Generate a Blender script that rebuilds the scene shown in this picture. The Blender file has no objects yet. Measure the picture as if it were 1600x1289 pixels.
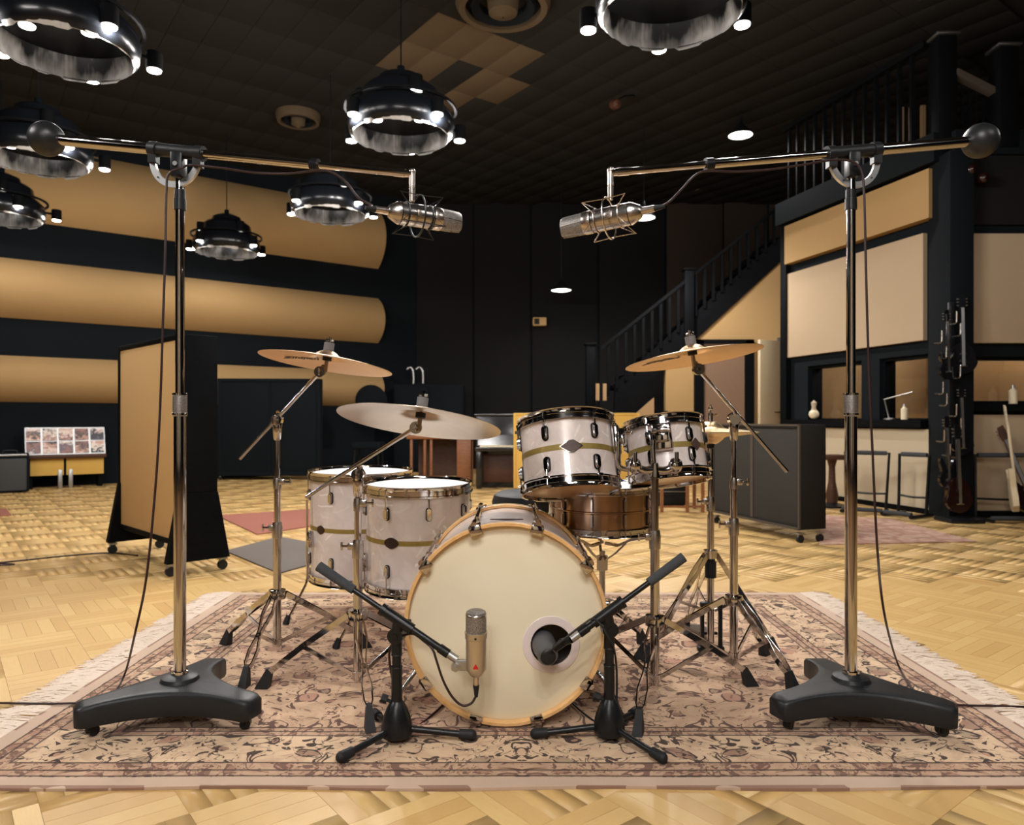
import bpy, bmesh, math, random
import numpy as np
from mathutils import Vector, Matrix, Euler
random.seed(7)
R = math.radians
sin, cos, pi = math.sin, math.cos, math.pi
V = Vector
sc = bpy.context.scene
C = sc.collection

# ------------------------------------------------------------------ camera, world, exposure
CAMH, F = 0.88, 1150.0
cam_d = bpy.data.cameras.new('camera'); cam = bpy.data.objects.new('camera', cam_d); C.objects.link(cam)
cam.location = (0, 0, CAMH); cam.rotation_euler = (R(90), 0, 0)
cam_d.sensor_width = 36; cam_d.lens = 36 * F / 1600; cam_d.shift_y = 10.5 / 1600
cam_d.clip_start = 0.05; cam_d.clip_end = 60
cam_d.dof.use_dof = True; cam_d.dof.focus_distance = 2.15; cam_d.dof.aperture_fstop = 4.5
sc.camera = cam
w = bpy.data.worlds.new('world'); sc.world = w; w.use_nodes = True
w.node_tree.nodes['Background'].inputs[0].default_value = (0.05, 0.065, 0.085, 1)
w.node_tree.nodes['Background'].inputs[1].default_value = 0.35
sc.view_settings.view_transform = 'Standard'; sc.view_settings.look = 'None'
sc.view_settings.gamma = 1; sc.view_settings.use_curve_mapping = False
sc.view_settings.exposure = 0.78
LAMP_W = 108.0          # watts of each pendant, shared by its six lower bulbs
LAMP_COL = (1.0, 0.955, 0.915)

def P(px, py, Y):       # a point of the room seen at pixel (px, py) at distance Y
    return V(((px - 800) / F * Y, Y, CAMH - (py - 655) / F * Y))
def G(px, py, z=0.0):   # a point on the ground (height z) seen at that pixel
    Y = F * (CAMH - z) / (py - 655)
    return V(((px - 800) / F * Y, Y, z))

# ------------------------------------------------------------------ materials
class NG:
    def __init__(s, name):
        s.m = bpy.data.materials.new(name); s.m.use_nodes = True
        s.t = s.m.node_tree; s.n = s.t.nodes; s.l = s.t.links
        s.b = s.n['Principled BSDF']
    def new(s, typ, **kw):
        x = s.n.new(typ)
        for k, v in kw.items(): setattr(x, k, v)
        return x
    def put(s, sock, v):
        if v is None: return
        if isinstance(v, bpy.types.NodeSocket): s.l.new(v, sock)
        else:
            if isinstance(v, (tuple, list)) and len(v) == 3 and sock.type == 'RGBA': v = (*v, 1)
            sock.default_value = v
    def math(s, op, a, b=None, c=None, clamp=False):
        x = s.new('ShaderNodeMath', operation=op, use_clamp=clamp)
        s.put(x.inputs[0], a); s.put(x.inputs[1], b); s.put(x.inputs[2], c)
        return x.outputs[0]
    def vmath(s, op, a, b=None):
        x = s.new('ShaderNodeVectorMath', operation=op); s.put(x.inputs[0], a); s.put(x.inputs[1], b)
        return x.outputs[0]
    def mix(s, f, a, b, blend='MIX'):
        x = s.new('ShaderNodeMix', data_type='RGBA', blend_type=blend)
        s.put(x.inputs['Factor'], f); s.put(x.inputs[6], a); s.put(x.inputs[7], b)
        return x.outputs[2]
    def noise(s, vec, scale, detail=3, rough=.5, dist=0, out=0):
        x = s.new('ShaderNodeTexNoise'); s.put(x.inputs['Vector'], vec)
        x.inputs['Scale'].default_value = scale; x.inputs['Detail'].default_value = detail
        x.inputs['Roughness'].default_value = rough; x.inputs['Distortion'].default_value = dist
        return x.outputs[out]
    def vor(s, vec, scale, feature='F1', out='Distance', rnd=1.0):
        x = s.new('ShaderNodeTexVoronoi', feature=feature); s.put(x.inputs['Vector'], vec)
        x.inputs['Scale'].default_value = scale; x.inputs['Randomness'].default_value = rnd
        return x.outputs[out]
    def ramp(s, fac, stops, interp='LINEAR'):
        x = s.new('ShaderNodeValToRGB'); s.put(x.inputs[0], fac); e = x.color_ramp.elements
        x.color_ramp.interpolation = interp
        while len(e) < len(stops): e.new(0.5)
        for i, (p, c) in enumerate(stops):
            e[i].position = p; e[i].color = (*c, 1) if len(c) == 3 else c
        return x.outputs[0]
    def coord(s, out='Object'): return s.new('ShaderNodeTexCoord').outputs[out]
    def sep(s, v):
        x = s.new('ShaderNodeSeparateXYZ'); s.put(x.inputs[0], v); return x.outputs
    def comb(s, a, b, c):
        x = s.new('ShaderNodeCombineXYZ'); s.put(x.inputs[0], a); s.put(x.inputs[1], b); s.put(x.inputs[2], c); return x.outputs[0]
    def mapping(s, v, scale=(1, 1, 1), rot=(0, 0, 0), loc=(0, 0, 0)):
        x = s.new('ShaderNodeMapping'); s.put(x.inputs[0], v)
        x.inputs['Scale'].default_value = scale; x.inputs['Rotation'].default_value = rot; x.inputs['Location'].default_value = loc
        return x.outputs[0]
    def bump(s, h, strength=.3, dist=.01):
        x = s.new('ShaderNodeBump'); x.inputs['Strength'].default_value = strength; x.inputs['Distance'].default_value = dist
        s.put(x.inputs['Height'], h); s.l.new(x.outputs[0], s.b.inputs['Normal'])
    def set(s, **kw):
        names = dict(col='Base Color', rough='Roughness', metal='Metallic', spec='Specular IOR Level', trans='Transmission Weight',
                     ior='IOR', emit='Emission Color', es='Emission Strength', alpha='Alpha', coat='Coat Weight', coatr='Coat Roughness',
                     sheen='Sheen Weight', aniso='Anisotropic')
        for k, v in kw.items(): s.put(s.b.inputs[names[k]], v)
        return s.m

def lin(r, g, b):
    f = lambda c: (c / 255 / 12.92) if c / 255 <= .04045 else ((c / 255 + .055) / 1.055) ** 2.4
    return (f(r), f(g), f(b))

def plain(name, col, rough=.5, metal=0, var=.12, scale=40, bump=0, **kw):
    g = NG(name); n = g.noise(g.coord(), scale, 3)
    d = tuple(c * (1 - var) for c in col); l = tuple(min(1, c * (1 + var)) for c in col)
    g.set(col=g.mix(n, d, l), rough=rough, metal=metal, **kw)
    if bump: g.bump(n, bump, .004)
    return g.m

M = {}
def metal(name, col, r0, r1, scale=30):
    g = NG(name); n = g.noise(g.coord(), scale, 4)
    rr = g.math('ADD', g.math('MULTIPLY', n, r1 - r0), r0)
    g.set(col=col, metal=1.0, rough=rr); M[name] = g.m
metal('chrome', (.54, .52, .515), .05, .11)
metal('satin_chrome', (.50, .47, .45), .20, .32)
metal('dark_chrome', (.30, .27, .25), .12, .24)
metal('nickel', (.62, .55, .50), .22, .34)
metal('champagne', (.62, .56, .48), .36, .48, 90)
metal('dull_steel', (.42, .42, .42), .34, .48)
M['black_metal'] = plain('black_metal', (.007, .008, .0095), .34, 0, .2, 60, spec=.3)
M['black_cast'] = plain('black_cast', (.012, .0135, .0155), .42, 0, .25, 120, .08, spec=.35)
M['rubber'] = plain('rubber', (.013, .0138, .0150), .6, 0, .25, 90, .1, spec=.3)
M['foam'] = plain('foam', (.045, .050, .055), .9, 0, .3, 260, .35)
M['felt'] = plain('felt', (.17, .16, .16), .95, 0, .2, 300, .3)
M['gunmetal'] = plain('gunmetal', (.016, .0175, .019), .38, .1, .3, 40, spec=.4)
M['mic_gray'] = plain('mic_gray', (.075, .077, .082), .42)
M['cable_black'] = plain('cable_black', (.012, .012, .013), .5)
M['cable_red'] = plain('cable_red', lin(40, 17, 17), .45)

def m_pearl():
    g = NG('pearl_wrap'); o = g.sep(g.coord())
    cy = g.comb(g.math('MULTIPLY', g.math('ARCTAN2', o[1], o[0]), .2), o[2], 0)
    cl = g.sep(g.vor(cy, 17, 'F1', 'Color')); th = g.math('MULTIPLY', cl[0], 6.28); q = g.sep(cy)
    bend = g.math('MULTIPLY', g.noise(cy, 12, 2), 7)
    ph = g.math('ADD', g.math('ADD', g.math('MULTIPLY', q[0], g.math('MULTIPLY', g.math('COSINE', th), 130)), g.math('MULTIPLY', q[1], g.math('MULTIPLY', g.math('SINE', th), 130))), bend)
    st = g.math('MULTIPLY', g.math('SUBTRACT', g.math('SINE', ph), .82), 5.5, clamp=True)
    n = g.noise(cy, 15, 3, .55, 1.2)
    st = g.math('MULTIPLY', st, g.math('MULTIPLY', g.math('SUBTRACT', cl[1], .35), 1.4, clamp=True))
    base = g.mix(n, lin(196, 182, 178), lin(228, 217, 212))
    base = g.mix(g.math('MULTIPLY', cl[2], .25), base, lin(238, 230, 226))
    g.set(col=g.mix(g.math('MULTIPLY', st, .8), base, lin(254, 250, 246)), rough=.28, coat=.5, coatr=.08, metal=.05)
    M['pearl'] = g.m
m_pearl()
def m_wood(name, a, b, scale=(2, 30, 30), rough=.4, k=6):
    g = NG(name); c = g.mapping(g.coord(), scale)
    n = g.noise(c, k, 5, .6, .6)
    g.set(col=g.ramp(n, [(.25, a), (.75, b)]), rough=rough, spec=.05 if 'dark' in name else .4); g.bump(n, .08, .002); M[name] = g.m
m_wood('maple', lin(216, 164, 104), lin(236, 192, 134), (6, 6, 6), .32, 5)
m_wood('brown_wood', lin(50, 30, 21), lin(86, 52, 34), (2, 2, 14), .45)
m_wood('orange_wood', lin(112, 68, 40), lin(148, 96, 60), (3, 3, 12), .45)
m_wood('dark_wood', (.0022, .0028, .0036), (.0055, .006, .007), (2, 2, 10), .6)
M['stripe'] = plain('stripe', lin(150, 130, 70), .35, .35, .25, 60)
M['badge'] = plain('badge', lin(74, 56, 50), .55, 0, .2, 80)
M['badge_dark'] = plain('badge_dark', lin(46, 26, 28), .35, .1, .2, 80)
M['red'] = plain('red', lin(196, 20, 40), .4)
def m_head(name, a, b, rough=.5, sss=0):
    g = NG(name); n = g.noise(g.coord(), 7, 4, .6); f = g.noise(g.coord(), 400, 2)
    g.set(col=g.mix(n, a, b), rough=rough); g.bump(f, .05, .001); M[name] = g.m
m_head('head_cream', lin(228, 218, 188), lin(236, 226, 200), .5)
m_head('head_white', lin(226, 224, 222), lin(238, 236, 234), .5)
m_head('head_amber', lin(196, 152, 106), lin(214, 172, 124), .25)
M['white_plastic'] = plain('white_plastic', lin(222, 208, 206), .4, 0, .04)

def m_cymbal(name, a, b, r0=.24):
    g = NG(name); o = g.sep(g.coord()); r = g.math('SQRT', g.math('ADD', g.math('MULTIPLY', o[0], o[0]), g.math('MULTIPLY', o[1], o[1])))
    gr = g.noise(g.comb(r, 0, 0), 900, 2); big = g.noise(g.coord(), 9, 3)
    wv = g.noise(g.comb(g.math('MULTIPLY', g.math('ARCTAN2', o[1], o[0]), 5), 0, r), 2.5, 3)
    c = g.mix(big, a, b); c = g.mix(g.math('MULTIPLY', gr, .35), c, tuple(x * .55 for x in a))
    g.set(col=g.mix(g.math('MULTIPLY', wv, .3), c, b), metal=.92, rough=g.math('ADD', g.math('MULTIPLY', gr, .16), r0)); g.bump(gr, .12, .0008)
    M[name] = g.m
m_cymbal('cymbal', (.66, .42, .24), (.82, .58, .37), .30)
m_cymbal('cymbal_pale', (.52, .42, .32), (.70, .59, .46), .26)
m_cymbal('cymbal_gold', (.62, .46, .24), (.80, .62, .36), .26)
metal('snare_brass', (.38, .25, .16), .20, .25)

def m_grille():
    g = NG('grille'); c = g.coord()
    v = g.vor(c, 420, 'F1')
    g.set(col=g.mix(g.math('GREATER_THAN', v, .42), (.40, .375, .355), (.20, .185, .175)), metal=.6, rough=.42); g.bump(v, .4, .001); M['grille'] = g.m
m_grille()
def m_knurl():
    g = NG('knurl'); v = g.vor(g.coord(), 330, 'F1'); g.set(col=g.mix(v, (.20, .19, .19), (.42, .40, .39)), metal=.9, rough=.45); g.bump(v, .5, .001); M['knurl'] = g.m
m_knurl()
def m_fabric(name, a, b, scale=900, rough=.95):
    g = NG(name); c = g.coord(); n = g.noise(c, 2.2, 4, .6); f = g.noise(c, scale, 2)
    g.set(col=g.mix(g.math('MULTIPLY', g.math('ADD', n, f), .5), a, b), rough=rough, spec=.15); g.bump(f, .25, .003); M[name] = g.m
TAN = (lin(162, 131, 88), lin(174, 143, 99))
m_fabric('tan_fabric', *TAN, 500)
m_fabric('gobo_tan', lin(188, 152, 104), lin(202, 166, 116), 500)
m_fabric('gobo_yellow', lin(206, 164, 82), lin(218, 178, 96), 500)
m_fabric('pale_panel', lin(172, 151, 124), lin(184, 163, 136), 500)
m_fabric('white_panel', lin(186, 170, 144), lin(198, 184, 158), 500)
m_fabric('dusk_panel', lin(158, 126, 92), lin(172, 140, 104), 500)
m_fabric('gray_fabric', (.026, .025, .022), (.042, .040, .036), 700)
m_fabric('gobo_frame', (.014, .0125, .011), (.020, .018, .016), 300)
m_fabric('trim_brown', (.060, .048, .036), (.080, .066, .050), 200)
m_fabric('black_wall', (.0036, .0054, .0075), (.0058, .0082, .0108), 60, .9)
m_fabric('brown_black', (.0075, .0072, .0075), (.0125, .0118, .0120), 60, .9)
m_fabric('ceiling_paint', (.0125, .0115, .0098), (.0195, .0178, .0150), 90, .95)
m_fabric('ceiling_tile', lin(76, 64, 48), lin(88, 74, 56), 200, .95)
m_fabric('red_carpet', lin(138, 88, 76), lin(156, 102, 88), 240)
m_fabric('gray_carpet', lin(96, 90, 86), lin(112, 106, 100), 300)
m_fabric('lamplit_boards', lin(48, 40, 35), lin(58, 48, 41), 80, .9)  # dark boards lightened, lamp glow by the stairs put into the colour
M['amp_cloth'] = plain('amp_cloth', (.05, .052, .052), .9, 0, .3, 300)
M['white_paint'] = plain('white_paint', lin(196, 178, 146), .5, 0, .05)
M['door_brown'] = plain('door_brown', lin(126, 100, 80), .5, 0, .08)
M['ivory'] = plain('ivory', lin(230, 216, 186), .35)
M['piano_black'] = plain('piano_black', (.010, .010, .011), .18)
M['guitar_black'] = plain('guitar_black', (.008, .008, .010), .12, coat=.6)
M['guitar_red'] = plain('guitar_red', lin(34, 12, 11), .2, coat=.6)
M['paper_dark'] = plain('paper_dark', lin(60, 50, 62), .6)

def m_emit(name, col, s):
    g = NG(name); g.set(col=(.8, .8, .8), emit=col, es=s, rough=.5); M[name] = g.m
m_emit('lamp_disc', (1, .95, .86), 7.0)
m_emit('far_disc', (1, .96, .86), 5.0)
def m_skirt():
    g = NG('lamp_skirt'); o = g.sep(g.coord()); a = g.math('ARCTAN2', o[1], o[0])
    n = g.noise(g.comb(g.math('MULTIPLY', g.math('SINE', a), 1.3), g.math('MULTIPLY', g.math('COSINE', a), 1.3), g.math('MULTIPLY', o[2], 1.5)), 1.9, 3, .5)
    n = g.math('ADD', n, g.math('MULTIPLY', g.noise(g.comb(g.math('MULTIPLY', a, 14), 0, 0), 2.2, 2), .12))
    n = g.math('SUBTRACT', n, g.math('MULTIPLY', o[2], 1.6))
    col = g.ramp(n, [(.42, (.004, .004, .004)), (.66, (.55, .53, .50))])  # bright and dark patches paint lamplight and reflections into the skirt
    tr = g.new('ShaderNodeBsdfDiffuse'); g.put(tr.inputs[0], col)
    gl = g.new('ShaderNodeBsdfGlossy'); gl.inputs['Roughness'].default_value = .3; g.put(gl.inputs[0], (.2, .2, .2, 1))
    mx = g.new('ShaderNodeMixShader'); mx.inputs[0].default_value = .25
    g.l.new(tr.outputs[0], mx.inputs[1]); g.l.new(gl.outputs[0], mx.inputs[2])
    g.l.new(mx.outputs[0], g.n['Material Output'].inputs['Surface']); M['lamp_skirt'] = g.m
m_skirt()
def m_glass(name, tint, rough=.03):
    g = NG(name)
    tr = g.new('ShaderNodeBsdfTransparent'); tr.inputs[0].default_value = (*tint, 1)
    gl = g.new('ShaderNodeBsdfGlossy'); gl.inputs['Roughness'].default_value = rough
    mx = g.new('ShaderNodeMixShader'); mx.inputs[0].default_value = .05; g.l.new(tr.outputs[0], mx.inputs[1]); g.l.new(gl.outputs[0], mx.inputs[2])
    g.l.new(mx.outputs[0], g.n['Material Output'].inputs['Surface']); M[name] = g.m
m_glass('window_glass', (.80, .80, .76))
def m_acrylic():
    g = NG('lamp_dome'); g.set(col=(.005, .006, .008), rough=.22, spec=.3); M['lamp_dome'] = g.m
m_acrylic()
M['lamp_can'] = plain('lamp_can', (.0022, .0025, .003), .8, spec=.1)

def m_parquet():
    g = NG('parquet'); uv = g.coord('UV')
    oi = g.new('ShaderNodeObjectInfo').outputs['Random']; isl = g.new('ShaderNodeNewGeometry').outputs['Random Per Island']
    rnd = g.new('ShaderNodeTexWhiteNoise', noise_dimensions='2D'); g.put(rnd.inputs['Vector'], g.comb(oi, isl, 0)); r = rnd.outputs['Value']; rc = rnd.outputs['Color']
    sv = g.sep(uv); off = g.math('MULTIPLY', r, 37)
    grain = g.noise(g.comb(g.math('ADD', g.math('MULTIPLY', sv[0], 3.2), off), g.math('ADD', g.math('MULTIPLY', sv[1], 7), off), off), 2.2, 5, .62, .8)
    fine = g.noise(g.comb(g.math('ADD', g.math('MULTIPLY', sv[0], 2), off), g.math('MULTIPLY', sv[1], 26), off), 3, 3)
    base = g.ramp(r, [(0, lin(200, 160, 101)), (.3, lin(208, 170, 110)), (.75, lin(214, 178, 117)), (1, lin(220, 187, 126))])
    base = g.mix(g.math('MULTIPLY', grain, .42), base, lin(182, 146, 90))
    base = g.mix(g.math('MULTIPLY', g.math('SUBTRACT', fine, .40), .32, clamp=True), base, lin(164, 128, 78))
    g.set(col=base, rough=g.math('ADD', g.math('MULTIPLY', grain, .2), .30), spec=.35); g.bump(fine, .05, .001)
    M['parquet'] = g.m
m_parquet()
M['groove'] = plain('groove', lin(120, 86, 48), .8)

def m_rug():
    g = NG('persian_rug'); o = g.sep(g.coord()); W2, H2 = 1.425, .9825
    ax = g.math('ABSOLUTE', o[0]); ay = g.math('ABSOLUTE', o[1])
    dx = g.math('SUBTRACT', W2, ax); dy = g.math('SUBTRACT', H2, ay)
    d = g.math('MINIMUM', dx, dy)
    # mirrored pattern coordinates, gently warped
    mv = g.comb(ax, o[1], 0)
    wn = g.noise(mv, 5.5, 2, .5, 0, 1); wv = g.vmath('MULTIPLY', g.vmath('SUBTRACT', wn, (.5, .5, .5)), (.16, .16, 0))
    p = g.vmath('ADD', mv, wv)
    cream, rose, brown, sage, ink = lin(216, 186, 152), lin(168, 116, 98), lin(124, 84, 70), lin(140, 124, 102), lin(34, 22, 22)
    def motif(pv, k, thick):
        cell = g.sep(g.vor(pv, k, 'F1', 'Color')); df = g.vor(pv, k, 'F1', 'Distance'); de = g.vor(pv, k, 'DISTANCE_TO_EDGE', 'Distance')
        tint = g.mix(g.math('GREATER_THAN', cell[0], .5), rose, sage)
        tint = g.mix(g.math('GREATER_THAN', cell[1], .62), tint, brown)
        blob = g.math('LESS_THAN', df, g.math('ADD', .20, g.math('MULTIPLY', cell[2], .22)))
        soft = g.noise(pv, k * 2.2, 2)
        base = g.mix(g.math('MULTIPLY', blob, g.math('ADD', .45, g.math('MULTIPLY', soft, .5))), cream, tint)
        c1 = g.noise(pv, k * .8, 2, .55, .9)
        ln = g.math('LESS_THAN', g.math('ABSOLUTE', g.math('SUBTRACT', c1, .5)), thick)
        msk = g.math('GREATER_THAN', g.noise(pv, k * 1.25, 1, .5, .3), .48)
        ring = g.math('MULTIPLY', g.math('LESS_THAN', g.math('ABSOLUTE', g.math('SUBTRACT', df, g.math('ADD', .20, g.math('MULTIPLY', cell[2], .22)))), thick * 1.9), g.math('GREATER_THAN', g.noise(pv, k * 1.9, 1), .47))
        ink_f = g.math('MAXIMUM', g.math('MULTIPLY', ln, msk), ring)
        dots = g.math('MULTIPLY', g.math('LESS_THAN', g.vor(g.mapping(pv, (1, 1.7, 1)), k * 2.6, 'F1'), .20), g.math('GREATER_THAN', g.noise(pv, k * .9, 1), .53))
        ink_f = g.math('MAXIMUM', ink_f, dots)
        c2 = g.noise(g.vmath('ADD', pv, (5.2, 2.9, 0)), k * 1.7, 1, .5, 1.4)
        l2 = g.math('MULTIPLY', g.math('LESS_THAN', g.math('ABSOLUTE', g.math('SUBTRACT', c2, .5)), thick * .9), g.math('GREATER_THAN', g.noise(pv, k * 2.1, 1, .5, .5), .50))
        ink_f = g.math('MAXIMUM', ink_f, g.math('MULTIPLY', l2, .8))
        shade = g.noise(g.vmath('ADD', pv, (1.2, 8.9, 0)), k * 1.5, 3, .6, .8)
        base = g.mix(g.math('MULTIPLY', g.math('SUBTRACT', shade, .45), 2.2, clamp=True), base, lin(168, 128, 104))
        return g.mix(g.math('MULTIPLY', ink_f, .95), base, ink)
    field = motif(p, 11, .021)
    border = motif(g.vmath('ADD', p, (3.3, 1.7, 0)), 12, .023)
    guard = g.mix(.45, motif(g.vmath('ADD', p, (7.1, 4.2, 0)), 19, .034), lin(158, 116, 96))
    blur = g.noise(mv, 2.0, 3)
    field = g.mix(g.math('MULTIPLY', blur, .28), field, lin(190, 136, 118))
    def band(lo, hi): return g.math('MULTIPLY', g.math('GREATER_THAN', d, lo), g.math('LESS_THAN', d, hi))
    col = g.mix(g.math('GREATER_THAN', d, .335), border, field)
    col = g.mix(band(.285, .335), col, guard)
    col = g.mix(band(.055, .125), col, guard)
    for at in (.055, .085, .125, .285, .312, .338):
        col = g.mix(g.math('MULTIPLY', g.math('LESS_THAN', g.math('ABSOLUTE', g.math('SUBTRACT', d, at)), .0035), .8), col, ink)
    col = g.mix(g.math('LESS_THAN', d, .050), col, lin(198, 172, 150))
    col = g.mix(g.math('MULTIPLY', g.math('LESS_THAN', d, .010), g.math('GREATER_THAN', g.noise(mv, 9, 1), .5)), col, lin(150, 118, 100))
    pile = g.noise(g.coord(), 420, 2)
    col = g.mix(g.math('MULTIPLY', pile, .16), col, lin(120, 84, 70))
    g.set(col=col, rough=.95, spec=.1, sheen=.15); g.bump(pile, .35, .004)
    M['rug'] = g.m
m_rug()
def m_rug2():
    g = NG('pink_rug'); c = g.coord(); p = g.vmath('ADD', c, g.vmath('MULTIPLY', g.noise(c, 5, 2, .5, 0, 1), (.2, .2, 0)))
    cell = g.vor(p, 7, 'F1', 'Distance'); n = g.noise(c, 5, 4)
    col = g.ramp(cell, [(0, lin(176, 128, 112)), (.35, lin(206, 176, 156)), (.6, lin(166, 122, 108)), (.9, lin(200, 170, 150))])
    g.set(col=g.mix(g.math('MULTIPLY', n, .5), col, lin(190, 152, 134)), rough=.95, spec=.1); g.bump(n, .2, .004); M['pink_rug'] = g.m
m_rug2()
M['fringe'] = plain('fringe', lin(232, 216, 200), .95, 0, .08, 60)
def m_photo(i):
    g = NG('photo_print'); c = g.coord('Generated'); rg = random.Random(i * 13 + 5)
    pal = [lin(40, 36, 48), lin(150, 104, 92), lin(228, 206, 196), lin(90, 78, 92), lin(196, 150, 130), lin(32, 34, 46), lin(236, 222, 210)]
    rg.shuffle(pal); n = g.noise(g.vmath('ADD', c, (i * 3.1, i * 1.7, 0)), 2.6, 3, .55, .8)
    z = g.sep(c)[2]; f = g.math('ADD', g.math('MULTIPLY', n, .7), g.math('MULTIPLY', z, .35))
    g.set(col=g.ramp(f, [(.25, pal[0]), (.42, pal[1]), (.55, pal[2]), (.72, pal[3])]), rough=.4); return g.m

# ------------------------------------------------------------------ mesh tools
def frame(o, z, xh=None):
    z = V(z).normalized(); h = V(xh) if xh is not None else (V((0, 0, 1)) if abs(z.z) < .9 else V((1, 0, 0)))
    x = (h - z * h.dot(z)).normalized(); y = z.cross(x)
    m = Matrix((x, y, z)).transposed().to_4x4(); m.translation = V(o); return m
def smooth(pts, n=8):
    pts = [V(p) for p in pts]; q = [pts[0] * 2 - pts[1]] + pts + [pts[-1] * 2 - pts[-2]]; out = []
    for i in range(1, len(q) - 2):
        for k in range(n):
            t = k / n; a, b, c, d = q[i - 1], q[i], q[i + 1], q[i + 2]
            out.append(.5 * ((2 * b) + (c - a) * t + (2 * a - 5 * b + 4 * c - d) * t * t + (3 * b - a - 3 * c + d) * t ** 3))
    return out + [pts[-1]]
class MB:
    def __init__(s): s.v = []; s.f = []
    def add(s, vs, fs, m=None):
        n = len(s.v)
        s.v += [(m @ V(p)) if m is not None else V(p) for p in vs]
        s.f += [[i + n for i in q] for q in fs]; return s
    def box(s, c, size, m=None, bev=0, rz=0):
        x, y, z = [a / 2 for a in size]; L = Matrix.Translation(V(c)) @ Matrix.Rotation(rz, 4, 'Z')
        if m is not None: L = m @ L
        if bev:
            bm = bmesh.new(); bmesh.ops.create_cube(bm, size=1); bmesh.ops.scale(bm, vec=size, verts=bm.verts)
            bmesh.ops.bevel(bm, geom=bm.edges[:], offset=bev, segments=2, affect='EDGES', profile=.5)
            bm.verts.index_update(); s.add([v.co.copy() for v in bm.verts], [[v.index for v in f.verts] for f in bm.faces], L); bm.free(); return s
        vs = [(a, b, c_) for a in (-x, x) for b in (-y, y) for c_ in (-z, z)]
        return s.add(vs, [(0, 1, 3, 2), (4, 6, 7, 5), (0, 4, 5, 1), (2, 3, 7, 6), (0, 2, 6, 4), (1, 5, 7, 3)], L)
    def hexa(s, pts):   # 8 corners: bottom loop 4, top loop 4
        return s.add(pts, [(3, 2, 1, 0), (4, 5, 6, 7), (0, 1, 5, 4), (1, 2, 6, 5), (2, 3, 7, 6), (3, 0, 4, 7)])
    def cyl(s, a, b, r, r2=None, n=14, m=None):
        a, b = V(a), V(b); r2 = r if r2 is None else r2; L = frame(a, b - a); h = (b - a).length
        if m is not None: L = m @ L
        vs = [(r * cos(2 * pi * i / n), r * sin(2 * pi * i / n), 0) for i in range(n)] + [(r2 * cos(2 * pi * i / n), r2 * sin(2 * pi * i / n), h) for i in range(n)]
        fs = [(i, (i + 1) % n, n + (i + 1) % n, n + i) for i in range(n)] + [list(range(n))[::-1], list(range(n, 2 * n))]
        return s.add(vs, fs, L)
    def lathe(s, prof, n=32, m=None, closed=False):
        vs, fs = [], []; k = len(prof)
        for i in range(n):
            a = 2 * pi * i / n; vs += [(r * cos(a), r * sin(a), z) for r, z in prof]
        for i in range(n):
            j = (i + 1) % n
            for q in range(k if closed else k - 1):
                p = (q + 1) % k; fs.append((i * k + q, j * k + q, j * k + p, i * k + p))
        return s.add(vs, fs, m)
    def sphere(s, c, r, nu=20, nv=12, m=None, sc=(1, 1, 1)):
        pr = [(max(1e-5, r * sin(pi * i / nv)), -r * cos(pi * i / nv)) for i in range(nv + 1)]
        L = Matrix.Translation(V(c)) @ Matrix.Diagonal((*sc, 1))
        return s.lathe(pr, nu, (m @ L) if m is not None else L)
    def tube(s, pts, r, n=8, closed=False, m=None):
        pts = [V(p) for p in pts]; N = len(pts); rs = r if isinstance(r, (list, tuple)) else [r] * N
        vs, fs = [], []; x = None
        for i, p in enumerate(pts):
            if closed: t = pts[(i + 1) % N] - pts[i - 1]
            else: t = pts[min(i + 1, N - 1)] - pts[max(i - 1, 0)]
            t = t.normalized() if t.length > 1e-9 else V((0, 0, 1))
            if x is None: x = (V((0, 0, 1)) if abs(t.z) < .9 else V((1, 0, 0)))
            x = (x - t * x.dot(t)).normalized(); y = t.cross(x)
            vs += [p + (x * cos(2 * pi * k / n) + y * sin(2 * pi * k / n)) * rs[i] for k in range(n)]
        for i in range(N if closed else N - 1):
            j = (i + 1) % N
            fs += [(i * n + k, i * n + (k + 1) % n, j * n + (k + 1) % n, j * n + k) for k in range(n)]
        if not closed: fs += [list(range(n))[::-1], [(N - 1) * n + k for k in range(n)]]
        return s.add(vs, fs, m)
    def strip(s, pts, side, thick, height):   # rectangular sweep, thin along side
        pts = [V(p) for p in pts]; sd = V(side).normalized() * thick / 2; vs, fs = [], []; N = len(pts)
        for i, p in enumerate(pts):
            t = (pts[min(i + 1, N - 1)] - pts[max(i - 1, 0)]).normalized(); u = t.cross(sd).normalized() * height / 2
            vs += [p - sd - u, p + sd - u, p + sd + u, p - sd + u]
        for i in range(N - 1):
            fs += [(i * 4 + k, i * 4 + (k + 1) % 4, i * 4 + 4 + (k + 1) % 4, i * 4 + 4 + k) for k in range(4)]
        fs += [(3, 2, 1, 0), (N * 4 - 4, N * 4 - 3, N * 4 - 2, N * 4 - 1)]
        return s.add(vs, fs)
    def prism(s, poly, z0, z1, m=None):
        n = len(poly); vs = [(x, y, z0) for x, y in poly] + [(x, y, z1) for x, y in poly]
        fs = [(i, (i + 1) % n, n + (i + 1) % n, n + i) for i in range(n)] + [list(range(n))[::-1], list(range(n, 2 * n))]
        return s.add(vs, fs, m)
    def mesh(s, name, sharp=38, flat=False):
        me = bpy.data.meshes.new(name); me.from_pydata([tuple(p) for p in s.v], [], s.f); me.update()
        bm = bmesh.new(); bm.from_mesh(me); bmesh.ops.recalc_face_normals(bm, faces=bm.faces[:]); bm.to_mesh(me); bm.free()
        if not flat:
            me.polygons.foreach_set('use_smooth', [True] * len(me.polygons)); me.set_sharp_from_angle(angle=R(sharp))
        return me
WM = {}
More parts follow.
